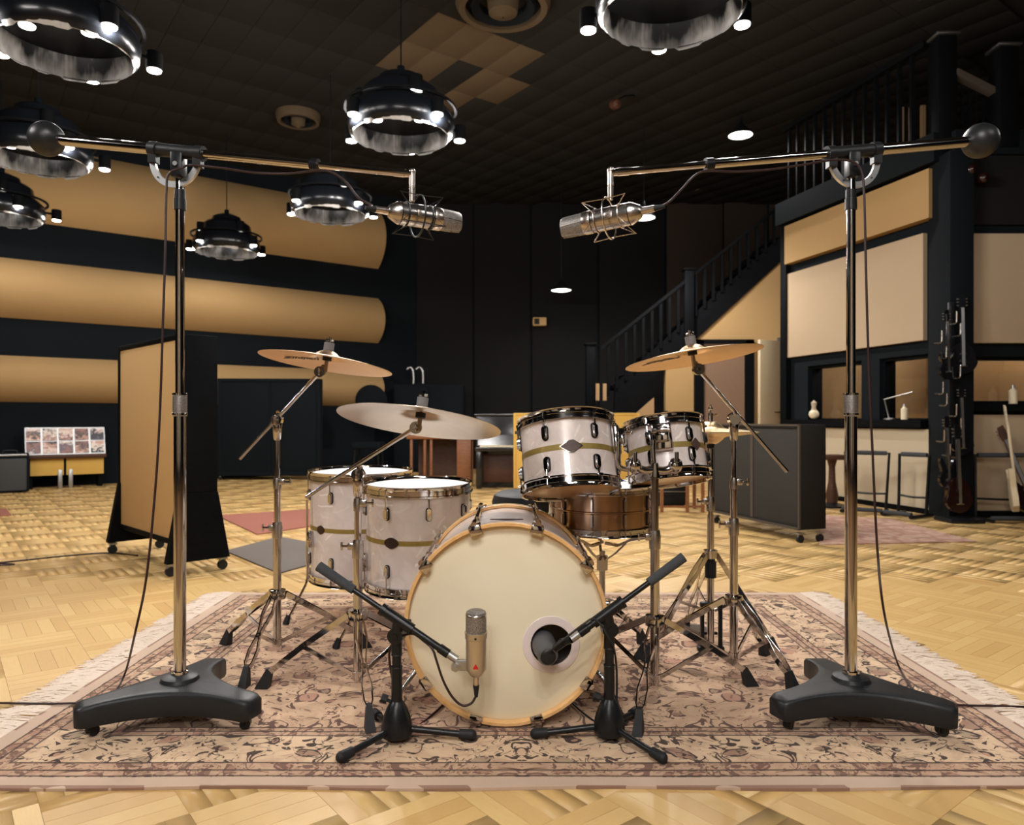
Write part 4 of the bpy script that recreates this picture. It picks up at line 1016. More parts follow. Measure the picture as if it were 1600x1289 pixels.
# throne
th = P(836, 775, 3.10); tz = .575
tt = thing('drum_throne', 'round black drum throne behind the bass drum', 'stool', (th.x, th.y, 0.001))
obj('seat', MB().lathe([(.001, tz), (.15, tz), (.172, tz - .012), (.182, tz - .04), (.178, tz - .075), (.16, tz - .088), (.001, tz - .088)], 40, Matrix.Translation((th.x, th.y, 0))), 'rubber', tt)
obj('post', MB().cyl((th.x, th.y, .12), (th.x, th.y, tz - .085), .017, n=14), 'chrome', tt)
for a in (80, 200, 320):
    q = V((th.x + .27 * cos(R(a)), th.y + .27 * sin(R(a)), .03))
    lg = obj('leg', MB().tube([(th.x, th.y, .30), q], .011, 8), 'chrome', tt)
    obj('rubber_foot', MB().cyl(q + V((0, 0, .02)), V((q.x, q.y, RZ)), .014, .018, n=10), 'rubber', lg)
# bass drum pedal behind the drum
pc = V((BDX, BDY0 + .56, 0))
bp = thing('bass_drum_pedal', 'bass drum pedal at the rear hoop of the bass drum', 'pedal', (pc.x, pc.y, RZ))
obj('base_plate', MB().box((pc.x, pc.y + .09, RZ + .004), (.09, .30, .008)), 'black_metal', bp)
obj('posts', MB().cyl((pc.x - .045, pc.y, RZ), (pc.x - .045, pc.y, .22), .008, n=10).cyl((pc.x + .045, pc.y, RZ), (pc.x + .045, pc.y, .22), .008, n=10).cyl((pc.x - .05, pc.y, .215), (pc.x + .05, pc.y, .215), .006, n=10), 'chrome', bp)
obj('footboard', MB().hexa([V((pc.x - .04, pc.y + .02, .09)), V((pc.x + .04, pc.y + .02, .09)), V((pc.x + .04, pc.y + .24, .02)), V((pc.x - .04, pc.y + .24, .02)), V((pc.x - .04, pc.y + .02, .10)), V((pc.x + .04, pc.y + .02, .10)), V((pc.x + .04, pc.y + .24, .03)), V((pc.x - .04, pc.y + .24, .03))]), 'chrome', bp)
obj('beater', MB().cyl((pc.x, pc.y, .215), (pc.x, pc.y + .03, .36), .004, n=8).cyl((pc.x, pc.y + .005, .36), (pc.x, pc.y + .06, .37), .024, n=16), 'felt', bp)

# ------------------------------------------------------------------ big studio boom stands with their ribbon of cable
def studio_boom(side, x, y, angs, ball, end, clut, label):
    t = thing('studio_boom_stand', label, 'microphone stand', (x, y, RZ), 'studio boom stands')
    c = V((x, y, 0))
    # three-armed cast base
    pts = []
    for i in range(3):
        a0, a1 = R(angs[i]), R(angs[(i + 1) % 3] + (360 if i == 2 else 0)); d0 = V((cos(a0), sin(a0), 0)); s0 = V((-d0.y, d0.x, 0)); d1 = V((cos(a1), sin(a1), 0)); s1 = V((-d1.y, d1.x, 0))
        tip = [d0 * .256 - s0 * .036, d0 * .268 - s0 * .027, d0 * .268 + s0 * .027, d0 * .256 + s0 * .036]
        pts += tip
        p0, p3 = d0 * .256 + s0 * .036, d1 * .256 - s1 * .036; am = (a0 + a1) / 2; wdt = a1 - a0
        mid = V((cos(am), sin(am), 0)) * (.100 if wdt < R(130) else .105)
        for k in range(1, 10):
            u = k / 10; pts.append(p0 * (1 - u) ** 2 + (mid * 2 - (p0 + p3) / 2) * 2 * u * (1 - u) + p3 * u ** 2)
    n = len(pts); vs, fs = [], []
    def ztop(p): r = p.length; return .122 - .022 * min(1, r / .26) ** 1.5
    def zbot(p): r = p.length; return .052 - .010 * min(1, r / .26) ** 1.5
    rings = [(.0, 0), (.35, 0), (.70, 0), (.90, 0), (.965, -.002), (1.0, -.010)]
    for s_, dz in rings: vs += [c + p * s_ + V((0, 0, ztop(p * s_) + dz)) for p in pts]
    for s_ in (1.0, .97, .5, 0): vs += [c + p * s_ + V((0, 0, zbot(p * s_) + (.006 if s_ == 1 else 0))) for p in pts]
    nr = len(rings) + 4
    for q in range(nr - 1):
        for i in range(n): fs.append((q * n + i, q * n + (i + 1) % n, (q + 1) * n + (i + 1) % n, (q + 1) * n + i))
    obj('base', MB().add(vs, fs), 'black_cast', t, sharp=50)
    for a in angs:
        p = c + V((cos(R(a)), sin(R(a)), 0)) * .228
        k = obj('caster', MB().cyl(p + V((0, 0, .052)), p + V((0, 0, .032)), .013, n=12).box(p + V((0, 0, .030)), (.012, .026, .024), bev=.003), 'black_metal', t)
        dv = V((-sin(R(a) + .5), cos(R(a) + .5), 0)) * .011
        obj('wheel', MB().cyl(p + V((.004, .004, RZ + .015)) - dv, p + V((.004, .004, RZ + .015)) + dv, .0150, n=16), 'gunmetal', k)
    obj('base_flange', MB().lathe([(.018, .138), (.030, .138), (.050, .130), (.055, .118), (.050, .106)], 28, Matrix.Translation(c)), 'black_cast', t)
    obj('base_nut', MB().lathe([(.017, .136), (.024, .137), (.0235, .146), (.017, .147)], 10, Matrix.Translation(c)), 'chrome', t)
    zc = P(0, 651, y).z
    obj('lower_column', MB().cyl((x, y, .13), (x, y, zc + .005), .0172, n=22), 'chrome', t)
    obj('grip_collar', MB().lathe([(.0165, zc), (.0195, zc + .002), (.0200, zc + .010), (.0200, zc + .058), (.0195, zc + .066), (.0130, zc + .069)], 24, Matrix.Translation(c)), 'knurl', t)
    for z in (zc + .004, zc + .062): obj('collar_band', MB().lathe([(.0198, z), (.0212, z + .001), (.0212, z + .006), (.0198, z + .007)], 24, Matrix.Translation(c)), 'chrome', t)
    zs = P(0, 328, y).z
    obj('upper_column', MB().cyl((x, y, zc + .06), (x, y, zs + .10), .0128, n=20), 'chrome', t)
    slv = obj('sleeve', MB().cyl((x, y, zs), (x, y, zs + .032), .0168, n=18).cyl((x, y, zs + .033), (x, y, zs + .058), .0150, n=18), 'black_metal', t)
    zt = P(0, 272, y).z
    obj('column_cap', MB().lathe([(.011, zt - .035), (.0135, zt - .008), (.0165, zt), (.0165, zt + .003), (.004, zt + .004)], 18, Matrix.Translation(c)), 'chrome', t)
    # boom
    ball, end, clut = V(ball), V(end), V(clut); d = (end - ball).normalized()
    clut = ball + d * (clut - ball).dot(d)
    kink = ball + (end - ball) * .755
    sd = d.cross(V((0, 0, 1))).normalized(); up = sd.cross(d).normalized()
    bt = obj('boom_tube', MB().cyl(ball + d * .04, clut, .0162, n=18).cyl(clut, kink, .0132, n=18), 'chrome', t)
    obj('boom_extension', MB().cyl(kink - d * .01, end, .0098, n=16).cyl(end - d * .052, end - d * .020, .0112, n=14).cyl(end - d * .020, end, .0070, n=12), 'chrome', t)
    obj('cable_clip', MB().cyl(kink - d * .011, kink + d * .011, .0172, n=16), 'black_metal', bt)
    obj('counterweight', MB().sphere(ball, .0515, 32, 20), 'gunmetal', t)
    obj('clamp', MB().cyl(clut - d * .086, clut + d * .086, .0190, n=18).cyl(clut - d * .088, clut - d * .062, .0220, n=18).cyl(clut + d * .062, clut + d * .088, .0220, n=18)
        .box((0, -.022, -.076), (.024, .036, .024), frame(clut, up, sd)).box((0, 0, 0), (.001, .001, .001), frame(clut, up, sd)) if False else
        MB().cyl(clut - d * .086, clut + d * .086, .0190, n=18).cyl(clut - d * .088, clut - d * .062, .0220, n=18).cyl(clut + d * .062, clut + d * .088, .0220, n=18)
        .box(clut - d * .074 - up * .024, (.024, .026, .034)).box(clut + d * .074 - up * .024, (.024, .026, .034)), 'black_cast', t)
    hr = MB(); vs, fs = [], []; nn = 28
    for i in range(nn + 1):
        a = pi + pi * i / nn
        for r_ in (.066, .084):
            for o in (-.005, .005): vs.append(clut - up * .022 + (d * cos(a) + up * sin(a)) * r_ + sd * o)
    for i in range(nn):
        b = i * 4; e = b + 4
        fs += [(b, b + 1, e + 1, e), (b + 2, e + 2, e + 3, b + 3), (b, e, e + 2, b + 2), (b + 1, b + 3, e + 3, e + 1)]
    fs += [(0, 2, 3, 1), (nn * 4, nn * 4 + 1, nn * 4 + 3, nn * 4 + 2)]
    br = obj('protractor_bracket', hr.add(vs, fs), 'dull_steel', t)
    for a in (192, 232, 308, 348):
        q = clut - up * .022 + (d * cos(R(a)) + up * sin(R(a))) * .075 - sd * 0
        s2 = sd if sd.y < 0 else -sd
        obj('bracket_screw', MB().cyl(q + s2 * .003, q + s2 * .0075, .0038 if a in (192, 348) else .0022, n=10), 'gunmetal', br)
    pvb = obj('pivot_block', MB().box((x, y - .008, clut.z - .042), (.034, .040, .072), bev=.004), 'black_metal', t)
    obj('pivot_bolt', MB().cyl((x, y - .026, clut.z - .044), (x, y - .034, clut.z - .044), .0066, n=14), 'dull_steel', pvb)
    # swivel at the end
    sw = obj('swivel', MB().cyl(end + V((0, 0, .006)), end - V((0, 0, .034)), .0085, n=12).sphere(end + V((0, 0, .006)), .0095, 14, 10).cyl(end - V((0, 0, .032)), end - V((0, 0, .040)), .0062, n=10).cyl(end - V((0, 0, .038)), end - V((0, 0, .074)), .0088, .0072, n=12), 'nickel', t)
    return end - V((0, 0, .072))
eL = studio_boom('left', -.970, 2.15, (90, 213, 340), P(73, 217, 2.235), P(644, 272, 2.0), P(278, 238, 2.15), 'chrome studio boom stand on a three-armed black base, left of the drum kit')
eR = studio_boom('right', .990, 2.15, (90, 200, 327), P(1532, 220, 2.235), P(954, 270, 2.0), P(1332, 238, 2.15), 'chrome studio boom stand on a three-armed black base, right of the drum kit')

def overhead_mic(rear, front, top, label, wire):
    rear, front, top = V(rear), V(front), V(top); d = (front - rear).normalized(); L = (front - rear).length; m = frame(rear, d)
    t = thing('condenser_microphone', label, 'microphone', m, 'overhead microphones')
    r = .0305; g0 = L * .70
    obj('body', MB().lathe([(.012, 0), (.018, .004), (r * .97, .026), (r, .034), (r, g0 - .022), (r * .985, g0 - .02), (r * .985, g0), (.001, g0)], 36), 'satin_chrome', t, False)
    obj('groove', MB().lathe([(r + .0006, .031), (r + .0006, .033)], 36).lathe([(r + .0006, g0 - .025), (r + .0006, g0 - .023)], 36), 'black_metal', t, False)
    obj('neck_ring', MB().lathe([(r, g0 - .022), (r + .001, g0 - .020), (r + .001, g0), (r, g0 + .002)], 36), 'nickel', t, False)
    # wedge-shaped grille
    n = 32; vs, fs = [], []
    for z, k, kk in ((g0, .98, .96), (g0 + (L - g0) * .55, .95, .80), (L - .006, .90, .62), (L, .80, .50)):
        for i in range(n):
            a = 2 * pi * i / n; vs.append((r * k * cos(a), r * kk * sin(a), z))
    for q in range(3):
        for i in range(n): fs.append((q * n + i, q * n + (i + 1) % n, q * n + n + (i + 1) % n, q * n + n + i))
    fs.append(list(range(3 * n, 4 * n)))
    obj('grille', MB().add(vs, fs), 'grille', t, False)
    rb = MB()
    for sg in (-1, 1): rb.strip([(sg * r * .98 * .98, 0, g0), (sg * r * .955, 0, g0 + (L - g0) * .55), (sg * r * .905, 0, L - .003)], (0, 1, 0), .0022, .0022)
    rb.strip([(0, -r * .97, g0), (0, -r * .81, g0 + (L - g0) * .55), (0, -r * .63, L - .003)], (1, 0, 0), .0022, .0022).strip([(0, r * .97, g0), (0, r * .81, g0 + (L - g0) * .55), (0, r * .63, L - .003)], (1, 0, 0), .0022, .0022)
    obj('grille_rib', rb, 'nickel', t, False)
    for sg in (-1, 1): obj('plate', MB().box((0, sg * r, .085), (.016, .003, .022), bev=.001), 'nickel', t, False)
    obj('connector', MB().cyl((0, 0, .004), (0, 0, -.034), .0105, .0088, n=16), 'nickel', t, False)
    obj('cable_boot', MB().cyl((0, 0, -.033), (0, 0, -.062), .0082, .0050, n=14), 'rubber', t, False)
    # shock mount is its own thing, hung from the boom
    s = thing('shock_mount', label.replace('large condenser microphone', 'wire shock mount around the microphone'), 'shock mount', m, 'wire shock mounts')
    cz = L * .40; N = 28
    ring = lambda rr, z: [(rr * cos(2 * pi * i / N), rr * sin(2 * pi * i / N), z) for i in range(N)]
    inv = m.inverted(); tp = inv @ top
    obj('outer_ring', MB().tube(ring(.056, cz), .0024, 8, True), wire, s, False)
    for z in (cz - .034, cz + .034): obj('inner_ring', MB().tube(ring(r + .0022, z), .0018, 8, True), wire, s, False)
    aT = math.atan2(tp.y, tp.x)
    for k in range(4):
        a = aT + pi / 4 + k * pi / 2
        u = lambda rr, z, da=0: (rr * cos(a + da), rr * sin(a + da), z)
        obj('spring_wire', MB().tube([u(r + .003, cz - .034, -.4), u(.058, cz - .062), u(.056, cz - .0), u(.060, cz + .060), u(r + .003, cz + .034, .4)], .0014, 6), wire, s, False)
        for q in (-1, 1): obj('elastic', MB().tube([u(r + .003, cz + q * .034, .45), u(.059, cz + q * .061), u(r + .003, cz + q * .034, -.45)], .0010, 6), wire, s, False)
    q = V((.056 * cos(aT), .056 * sin(aT), cz))
    obj('mount_arm', MB().tube(smooth([tp, tp * .6 + q * .4, q], 4), .0052, 8), wire, s, False)
    return m @ V((0, 0, -.060))
jL = overhead_mic(P(606, 330, 1.955), P(719, 348, 2.06), eL, 'large condenser microphone on the left boom, grille pointing right', 'gunmetal')
jR = overhead_mic(P(1003, 330, 1.955), P(878, 357, 2.06), eR, 'large condenser microphone on the right boom, grille pointing left', 'nickel')

# cables
def cable(pts, r, mat, label, n=10):
    p = smooth(pts, n); return one('microphone_cable', MB().tube(p, r, 8), mat, label, 'cable', group='microphone cables', sharp=80)
cable([jL, P(580, 321, 1.98), P(560, 309, 2.0), P(540, 284, 2.02), P(520, 270, 2.03), P(500, 266, 2.035), P(450, 271, 2.06), P(400, 270, 2.09), P(350, 263, 2.10), P(300, 258, 2.12), P(285, 262, 2.10),
       P(264, 272, 2.10), P(260, 300, 2.10), P(258, 400, 2.10), P(254, 520, 2.10), P(250, 640, 2.10), P(243, 760, 2.09), P(229, 900, 2.08), P(212, 985, 2.09), G(196, 1050, .05), G(178, 1082, .015), G(150, 1096, .013), G(100, 1099, .013), G(40, 1099, .012), G(-40, 1097, .006), V((-2.2, 2.33, .005)), V((-3.6, 2.2, .005)), V((-5.5, 2.6, .005))], .0034, 'cable_red', 'dark red cable running down the left boom stand and off to the left')
cable([jR, P(1028, 324, 1.98), P(1045, 316, 2.0), P(1065, 296, 2.02), P(1085, 275, 2.03), P(1103, 267, 2.035), P(1150, 268, 2.05), P(1200, 265, 2.06), P(1250, 258, 2.08), P(1300, 250, 2.10), P(1330, 252, 2.10),
       P(1345, 266, 2.10), P(1350, 300, 2.10), P(1353, 420, 2.10), P(1357, 560, 2.10), P(1363, 700, 2.10), P(1371, 860, 2.09), P(1382, 960, 2.08), G(1402, 1035, .04), G(1425, 1076, .016), G(1450, 1094, .013), G(1490, 1101, .013), G(1560, 1103, .012), G(1640, 1104, .006), V((2.3, 2.28, .005)), V((3.6, 2.2, .005)), V((5.5, 2.7, .005))], .0034, 'cable_red', 'dark red cable running down the right boom stand and off to the right')
cable([V((-6.5, 4.2, .005)), G(-60, 884, .004), G(0, 879, .004), G(60, 873, .004), G(120, 867, .004), G(172, 864, .004), G(215, 868, .004)], .005, 'cable_red', 'thin cable lying on the bare floor left of the tan gobo')

# ------------------------------------------------------------------ low boom stands at the bass drum
def low_stand(x, y, feet, zp, tail, head, label, bend):
    t = thing('low_microphone_stand', label, 'microphone stand', (x, y, RZ), 'low black boom stands')
    c = V((x, y, 0))
    obj('base', MB().lathe([(.001, .022), (.040, .022), (.043, .030), (.042, .050), (.036, .075), (.026, .100), (.0185, .112), (.015, .116)], 28, Matrix.Translation(c)), 'black_metal', t)
    for f in feet:
        f = V((f[0], f[1], 0)); d = (f - c); d.normalize(); tip = f + V((0, 0, RZ + .015))
        lg = obj('leg', MB().cyl(c + d * .03 + V((0, 0, .040)), tip, .0088, n=12), 'black_metal', t)
        obj('rubber_foot', MB().cyl(tip - d * .022 + V((0, 0, .003)), tip + d * .014, .0130, .0145, n=14).sphere(tip + d * .012, .0143, 14, 8), 'rubber', lg)
    zj = zp - .03
    obj('column', MB().cyl((x, y, .11), (x, y, .205), .0150, n=18).cyl((x, y, .205), (x, y, zj - .02), .0128, n=18).cyl((x, y, zj - .055), (x, y, zj - .012), .0150, n=18), 'black_metal', t)
    for z in (.205, zj - .055): obj('column_band', MB().lathe([(.0150, z), (.0160, z + .002), (.0150, z + .005)], 18, Matrix.Translation(c)), 'gunmetal', t)
    k = obj('base_knob', MB().cyl((x - .028, y, .118), (x - .014, y, .112), .005, n=8).cyl((x - .042, y, .124), (x - .026, y, .118), .0125, n=8), 'rubber', t)
    tail, head = V(tail), V(head); d = (head - tail).normalized(); pv = V((x, y - .006, zp))
    on = tail + d * (pv - tail).dot(d); sd = d.cross(V((0, 0, 1))).normalized(); up = sd.cross(d)
    sg = 1 if sd.y < 0 else -1
    obj('clutch', MB().cyl(V((x, y, zj)) - sd * .017, V((x, y, zj)) + sd * .017, .022, n=20).cyl(V((x, y, zj)), on, .017, n=14).cyl(on - d * .055, on + d * .045, .0150, n=14).cyl(on - d * .058, on - d * .046, .0172, n=14).cyl(V((x, y, zj)) + sd * sg * .016, V((x, y, zj)) + sd * sg * .020, .008, n=12), 'black_metal', t)
    obj('boom', MB().cyl(tail, on, .0078, n=12).cyl(on, head, .0098, n=12).cyl(head - d * .03, head, .0125, n=14), 'black_metal', t)
    obj('grip', MB().cyl(tail - d * .005, tail + d * .115, .0142, .0125, n=16), 'foam', t)
    obj('thread_sleeve', MB().cyl(head, head + d * .026, .0105, n=14), 'dull_steel', t)
    return head + d * .026, d
hL, dL = low_stand(-.313, 2.0, [(-.4253, 1.875), (-.122, 1.998), (-.395, 2.135)], P(0, 975, 2.0).z, P(500, 886, 2.03), P(701, 1022, 1.965), 'low black boom stand left of the bass drum head', 0)
hR, dR = low_stand(.266, 2.014, [(.373, 1.872), (.075, 2.006), (.358, 2.150)], P(0, 965, 2.014).z, P(1066, 872, 2.03), P(905, 990, 2.00), 'low black boom stand right of the bass drum, reaching into the port', 0)

# champagne microphone in front of the drum
mc = P(744, 1004, 1.955); Lk = .178; rk = .0278
km = thing('kick_microphone', 'champagne condenser microphone standing upright before the bass drum head', 'microphone', Matrix.Translation(mc - V((0, 0, Lk / 2))) @ Matrix.Rotation(R(3), 4, 'X'))
obj('body', MB().lathe([(.010, 0), (rk * .55, .002), (rk * .93, .018), (rk * .98, .026), (rk * .98, Lk * .58), (.001, Lk * .58)], 36), 'champagne', km, False)
obj('collar', MB().lathe([(rk * .98, Lk * .575), (rk * 1.06, Lk * .585), (rk * 1.06, Lk * .655), (rk * 1.10, Lk * .66), (rk * 1.10, Lk * .675), (rk, Lk * .68)], 36), 'champagne', km, False)
obj('grille', MB().lathe([(rk * .99, Lk * .675), (rk * .99, Lk * .93), (.001, Lk * .93)], 36), 'grille', km, False)
obj('grille_band', MB().lathe([(rk * .99, Lk * .915), (rk * 1.02, Lk * .92), (rk * 1.0, Lk * .945), (rk * .97, Lk * .95)], 36), 'nickel', km, False)
obj('grille_cap', MB().lathe([(rk * .97, Lk * .945), (rk * .93, Lk * .975), (rk * .72, Lk * .995), (.001, Lk)], 36), 'grille', km, False)
obj('screw', MB().cyl((0, -rk * 1.02, Lk * .62), (0, -rk * 1.12, Lk * .62), .0032, n=10), 'gunmetal', km, False)
tri = [(0, .0095), (.0032, .004), (.0068, -.002), (.0068, -.0045), (.003, -.0052), (0, -.004), (-.003, -.0052), (-.0068, -.0045), (-.0068, -.002), (-.0032, .004)]
obj('red_emblem', MB().prism(tri, rk * .95, rk * 1.03, Matrix(((1, 0, 0, 0), (0, 0, -1, 0), (0, 1, 0, .034), (0, 0, 0, 1)))), 'red', km, False)
obj('connector', MB().cyl((0, 0, .003), (0, 0, -.024), .0082, n=14), 'nickel', km, False)
obj('cable_boot', MB().cyl((0, 0, -.023), (0, 0, -.056), .0088, .0046, n=14), 'rubber', km, False)
kb = mc - V((0, 0, Lk / 2)); cl = P(712, 1041, 1.957)
obj('swivel_bracket', MB().cyl(hL, cl + V((-.004, 0, .014)), .0078, n=10).cyl(cl + V((0, .008, 0)), cl + V((0, -.012, 0)), .0125, n=6).cyl(cl + V((0, -.011, 0)), cl + V((0, -.017, 0)), .005, n=12)
    .box((cl + V((kb.x - rk, kb.y, cl.z))) / 2 + V((.002, 0, .004)), (.034, .012, .030), bev=.003), 'dull_steel', km)
cable([km.matrix_world @ V((0, 0, -.054)), P(736, 1099, 1.955), P(722, 1102, 1.955), P(706, 1088, 1.955), P(692, 1062, 1.955), P(682, 1032, 1.96), P(676, 1015, 1.965), P(664, 1003, 1.975), P(640, 990, 1.985), V((-.335, 2.02, .25)), V((-.325, 2.03, .14)), V((-.30, 2.06, .013)), V((-.22, 2.2, .013)), V((-.12, 2.6, .013))], .0034, 'cable_red', 'short dark cable looping from the champagne microphone to its stand')
# dark microphone inside the port
pm = frame(P(862, 1014, 2.06), (.14, -.93, -.10))
pk = thing('port_microphone', 'dark round microphone poking into the bass drum port', 'microphone', frame(P(855, 1022, 2.035), (-.10, 1, .10)))
obj('body', MB().lathe([(.001, -.022), (.024, -.020), (.029, -.008), (.029, .03), (.034, .045), (.034, .10), (.025, .12), (.001, .125)], 28), 'mic_gray', pk, False)
obj('rear_disc', MB().lathe([(.001, -.0245), (.015, -.024), (.020, -.022), (.022, -.0195)], 24), 'black_cast', pk, False)
j = P(880, 1003, 2.012)
obj('clip', MB().cyl(hR, j, .0105, n=12).cyl(j, P(862, 1018, 2.03), .0125, .008, n=12), 'black_metal', pk)
cable([P(858, 1020, 2.012), P(866, 1012, 1.998), P(880, 1000, 1.988), P(912, 975, 1.985), P(930, 968, 1.99), V((.262, 1.985, .29)), V((.285, 2.02, .22)), V((.288, 2.03, .10)), V((.28, 2.07, .013)), V((.20, 2.2, .013)), V((.08, 2.62, .013))], .003, 'cable_black', 'black cable from the port microphone along the right low stand')

# ------------------------------------------------------------------ gobos
def caster(t, p, r=.03):
    k = obj('caster', MB().box((p.x, p.y, r * 2 + .010), (.045, .045, .008)).box((p.x, p.y, r * 1.55), (.012, .040, r * 1.2), bev=.003), 'dull_steel', t)
    obj('wheel', MB().cyl((p.x - .012, p.y, r + .001), (p.x + .012, p.y, r + .001), r, n=16), 'rubber', k)
def gobo(label, o, du, L, T, z0, z1, fab, frame_mat, panels=1, feet=True, edge=.05, back=None, group='rolling gobos'):
    du = V((*du, 0)).normalized(); dn = V((-du.y, du.x, 0))
    o = V((o[0], o[1], 0))
    if (V((0, 0, 0)) - o).dot(dn) > 0: dn = -dn    # dn points away from the camera side, through the thickness
    m = Matrix((du, dn, (0, 0, 1))).transposed().to_4x4(); m.translation = o
    t = thing('gobo', label, 'gobo', m, group)
    bx = lambda mb, u0, u1, n0, n1, a, b, bev=0: mb.box(((u0 + u1) / 2, (n0 + n1) / 2, (a + b) / 2), (u1 - u0, n1 - n0, b - a), bev=bev)
    obj('core', bx(MB(), .02, L - .02, .015, T - .015, z0 + .02, z1 - .02), 'black_wall', t, False)
    for u0, u1, a, b in ((0, edge, z0, z1), (L - edge, L, z0, z1), (edge, L - edge, z0, z0 + edge), (edge, L - edge, z1 - edge, z1)):
        obj('frame_rail', bx(MB(), u0, u1, 0, T, a, b, .004), frame_mat, t, False)
    pw = (L - 2 * edge - (panels - 1) * .03) / panels
    for k in range(panels):
        u = edge + k * (pw + .03)
        obj('fabric_panel', bx(MB(), u, u + pw, .008, .02, z0 + edge, z1 - edge, .003), fab, t, False)
        if k: obj('mullion', bx(MB(), u - .03, u, 0, .02, z0 + edge, z1 - edge), 'trim_brown' if frame_mat == 'gobo_frame' else frame_mat, t, False)
    if frame_mat == 'gobo_frame':
        for u0, u1, a, b in ((0, L, z0 - .002, z0 + .016), (0, L, z1 - .012, z1 + .002), (-.002, .014, z0, z1)):
            obj('edge_trim', bx(MB(), u0, u1, -.004, .010, a, b), 'trim_brown', t, False)
    obj('rear_panel', bx(MB(), edge, L - edge, T - .02, T - .008, z0 + edge, z1 - edge), back or fab, t, False)
    if feet:
        for u in (-.006, L - .044):
            zt = z0 + .30; w_ = .07
            obj('foot', MB().hexa([V((u, -w_, .075)), V((u + .05, -w_, .075)), V((u + .05, T + w_, .075)), V((u, T + w_, .075)), V((u, 0, zt)), V((u + .05, 0, zt)), V((u + .05, T, zt)), V((u, T, zt))]), frame_mat, t, False)
    WM_t = WM[t]
    for u in (.03, L - .03):
        for n_ in ((-.04, T + .04) if feet else (.03, T - .03)): caster_l(t, u, n_)
    return t
def caster_l(t, u, n_, r=.027):
    k = obj('caster', MB().box((u, n_, r * 2 + .012), (.045, .045, .010)).box((u, n_, r * 1.5), (.012, .040, r * 1.3), bev=.003), 'dull_steel', t, False)
    obj('wheel', MB().cyl((u - .012, n_, r + .001), (u + .012, n_, r + .001), r, n=16), 'rubber', k, False)
gobo('tall rolling gobo with tan cloth face and black frame, behind the left boom stand', (-1.86, 4.12), (-.707, .707), 1.06, .215, .16, 1.36, 'gobo_tan', 'dark_wood', 1, True, .03)
gobo('low rolling gobo with two dark grey panels behind the right cymbal stand', (2.03, 5.20), (-.306, .952), 1.10, .23, .095, .842, 'gray_fabric', 'gobo_frame', 2, False, .028)
gobo('wide black gobo standing before the left wall panels', (-4.25, 10.62), (1, .06), 1.46, .2, .06, 1.47, 'black_wall', 'black_wall', 2, False, .05)
gobo('low mustard gobo standing behind the rack toms', (.018, 8.85), (1, 0), 1.52, .12, .05, .955, 'gobo_yellow', 'gobo_yellow', 1, False, .03)

# ------------------------------------------------------------------ left wall furniture
def lwp(px, off):   # point on a line parallel to the left wall, off metres into the room
    k = (px - 800) / F; b = LA + lnr * off; u = (b.x - k * b.y) / (k * ld.y - ld.x); return b + ld * u
o = lwp(40, .45); e = lwp(166, .45); L = (e - o).length; dn = -lnr
m = Matrix((ld, dn, (0, 0, 1))).transposed().to_4x4(); m.translation = o
t = thing('display_rack', 'display rack of album photographs over yellow bins by the left wall', 'display rack', m)
zz = lambda py: CAMH + (655 - py) / F * ((o.y + e.y) / 2)
obj('back_board', MB().hexa([V((0, .06, zz(710))), V((L, .06, zz(710))), V((L, .10, zz(710))), V((0, .10, zz(710))), V((0, .16, zz(668))), V((L, .16, zz(668))), V((L, .20, zz(668))), V((0, .20, zz(668)))]), 'dull_steel', t, False)
obj('shelf', MB().box((L / 2, .05, zz(713)), (L, .16, .05), bev=.006), 'brown_wood', t, False)
obj('cabinet', MB().box((L / 2, .2, zz(728)), (L * .98, .26, .26)), 'dark_wood', t, False)
for u0, u1 in ((.05, .47), (.49, .98)): obj('bin_front', MB().box((L * (u0 + u1) / 2, .055, zz(728)), (L * (u1 - u0) - .01, .03, .235), bev=.006), 'gobo_yellow', t, False)
for u in (.06, .94): obj('leg', MB().box((L * u, .2, .16), (.05, .2, .32)), 'dark_wood', t, False)
for u in (.42, .55): obj('foot_bar', MB().box((L * u, .06, .12), (.05, .06, .24), bev=.01), 'dull_steel', t, False)
k = 0
for c_ in range(5):
    for r_ in range(2):
        w_ = L / 5; hgt = zz(669) - zz(709); z0 = zz(709) + r_ * hgt / 2; f0, f1 = (z0 - zz(710)) / (zz(668) - zz(710)), (z0 + hgt / 2 - zz(710)) / (zz(668) - zz(710))
        a = V((c_ * w_ + .012, .058 + .1 * f0, z0 + .008)); b = V((w_ - .024, 0, 0)); u = V((0, .1 * (f1 - f0), hgt / 2 - .014)); th_ = V((0, -.006, 0))
        obj('photo', MB().hexa([a + th_, a + b + th_, a + b, a, a + u + th_, a + b + u + th_, a + b + u, a + u]), m_photo(k), t, False); k += 1
o = lwp(-14, .75); e = lwp(46, .75); L = (e - o).length; m = Matrix((ld, dn, (0, 0, 1))).transposed().to_4x4(); m.translation = o
t = thing('guitar_amplifier', 'dark grey amplifier on the floor at the left edge', 'amplifier', m)
obj('cabinet', MB().box((L / 2, .12, .24), (L, .24, .46), bev=.012), 'black_wall', t, False)
obj('speaker_cloth', MB().box((L / 2, -.004, .22), (L - .06, .012, .38), bev=.004), 'amp_cloth', t, False)
obj('edge_trim', MB().box((L / 2, -.006, .452), (L - .05, .014, .022), bev=.004), 'dull_steel', t, False)
obj('handle', MB().tube(smooth([(L * .3, .12, .47), (L * .35, .12, .50), (L * .65, .12, .50), (L * .7, .12, .47)], 5), .009), 'rubber', t, False)

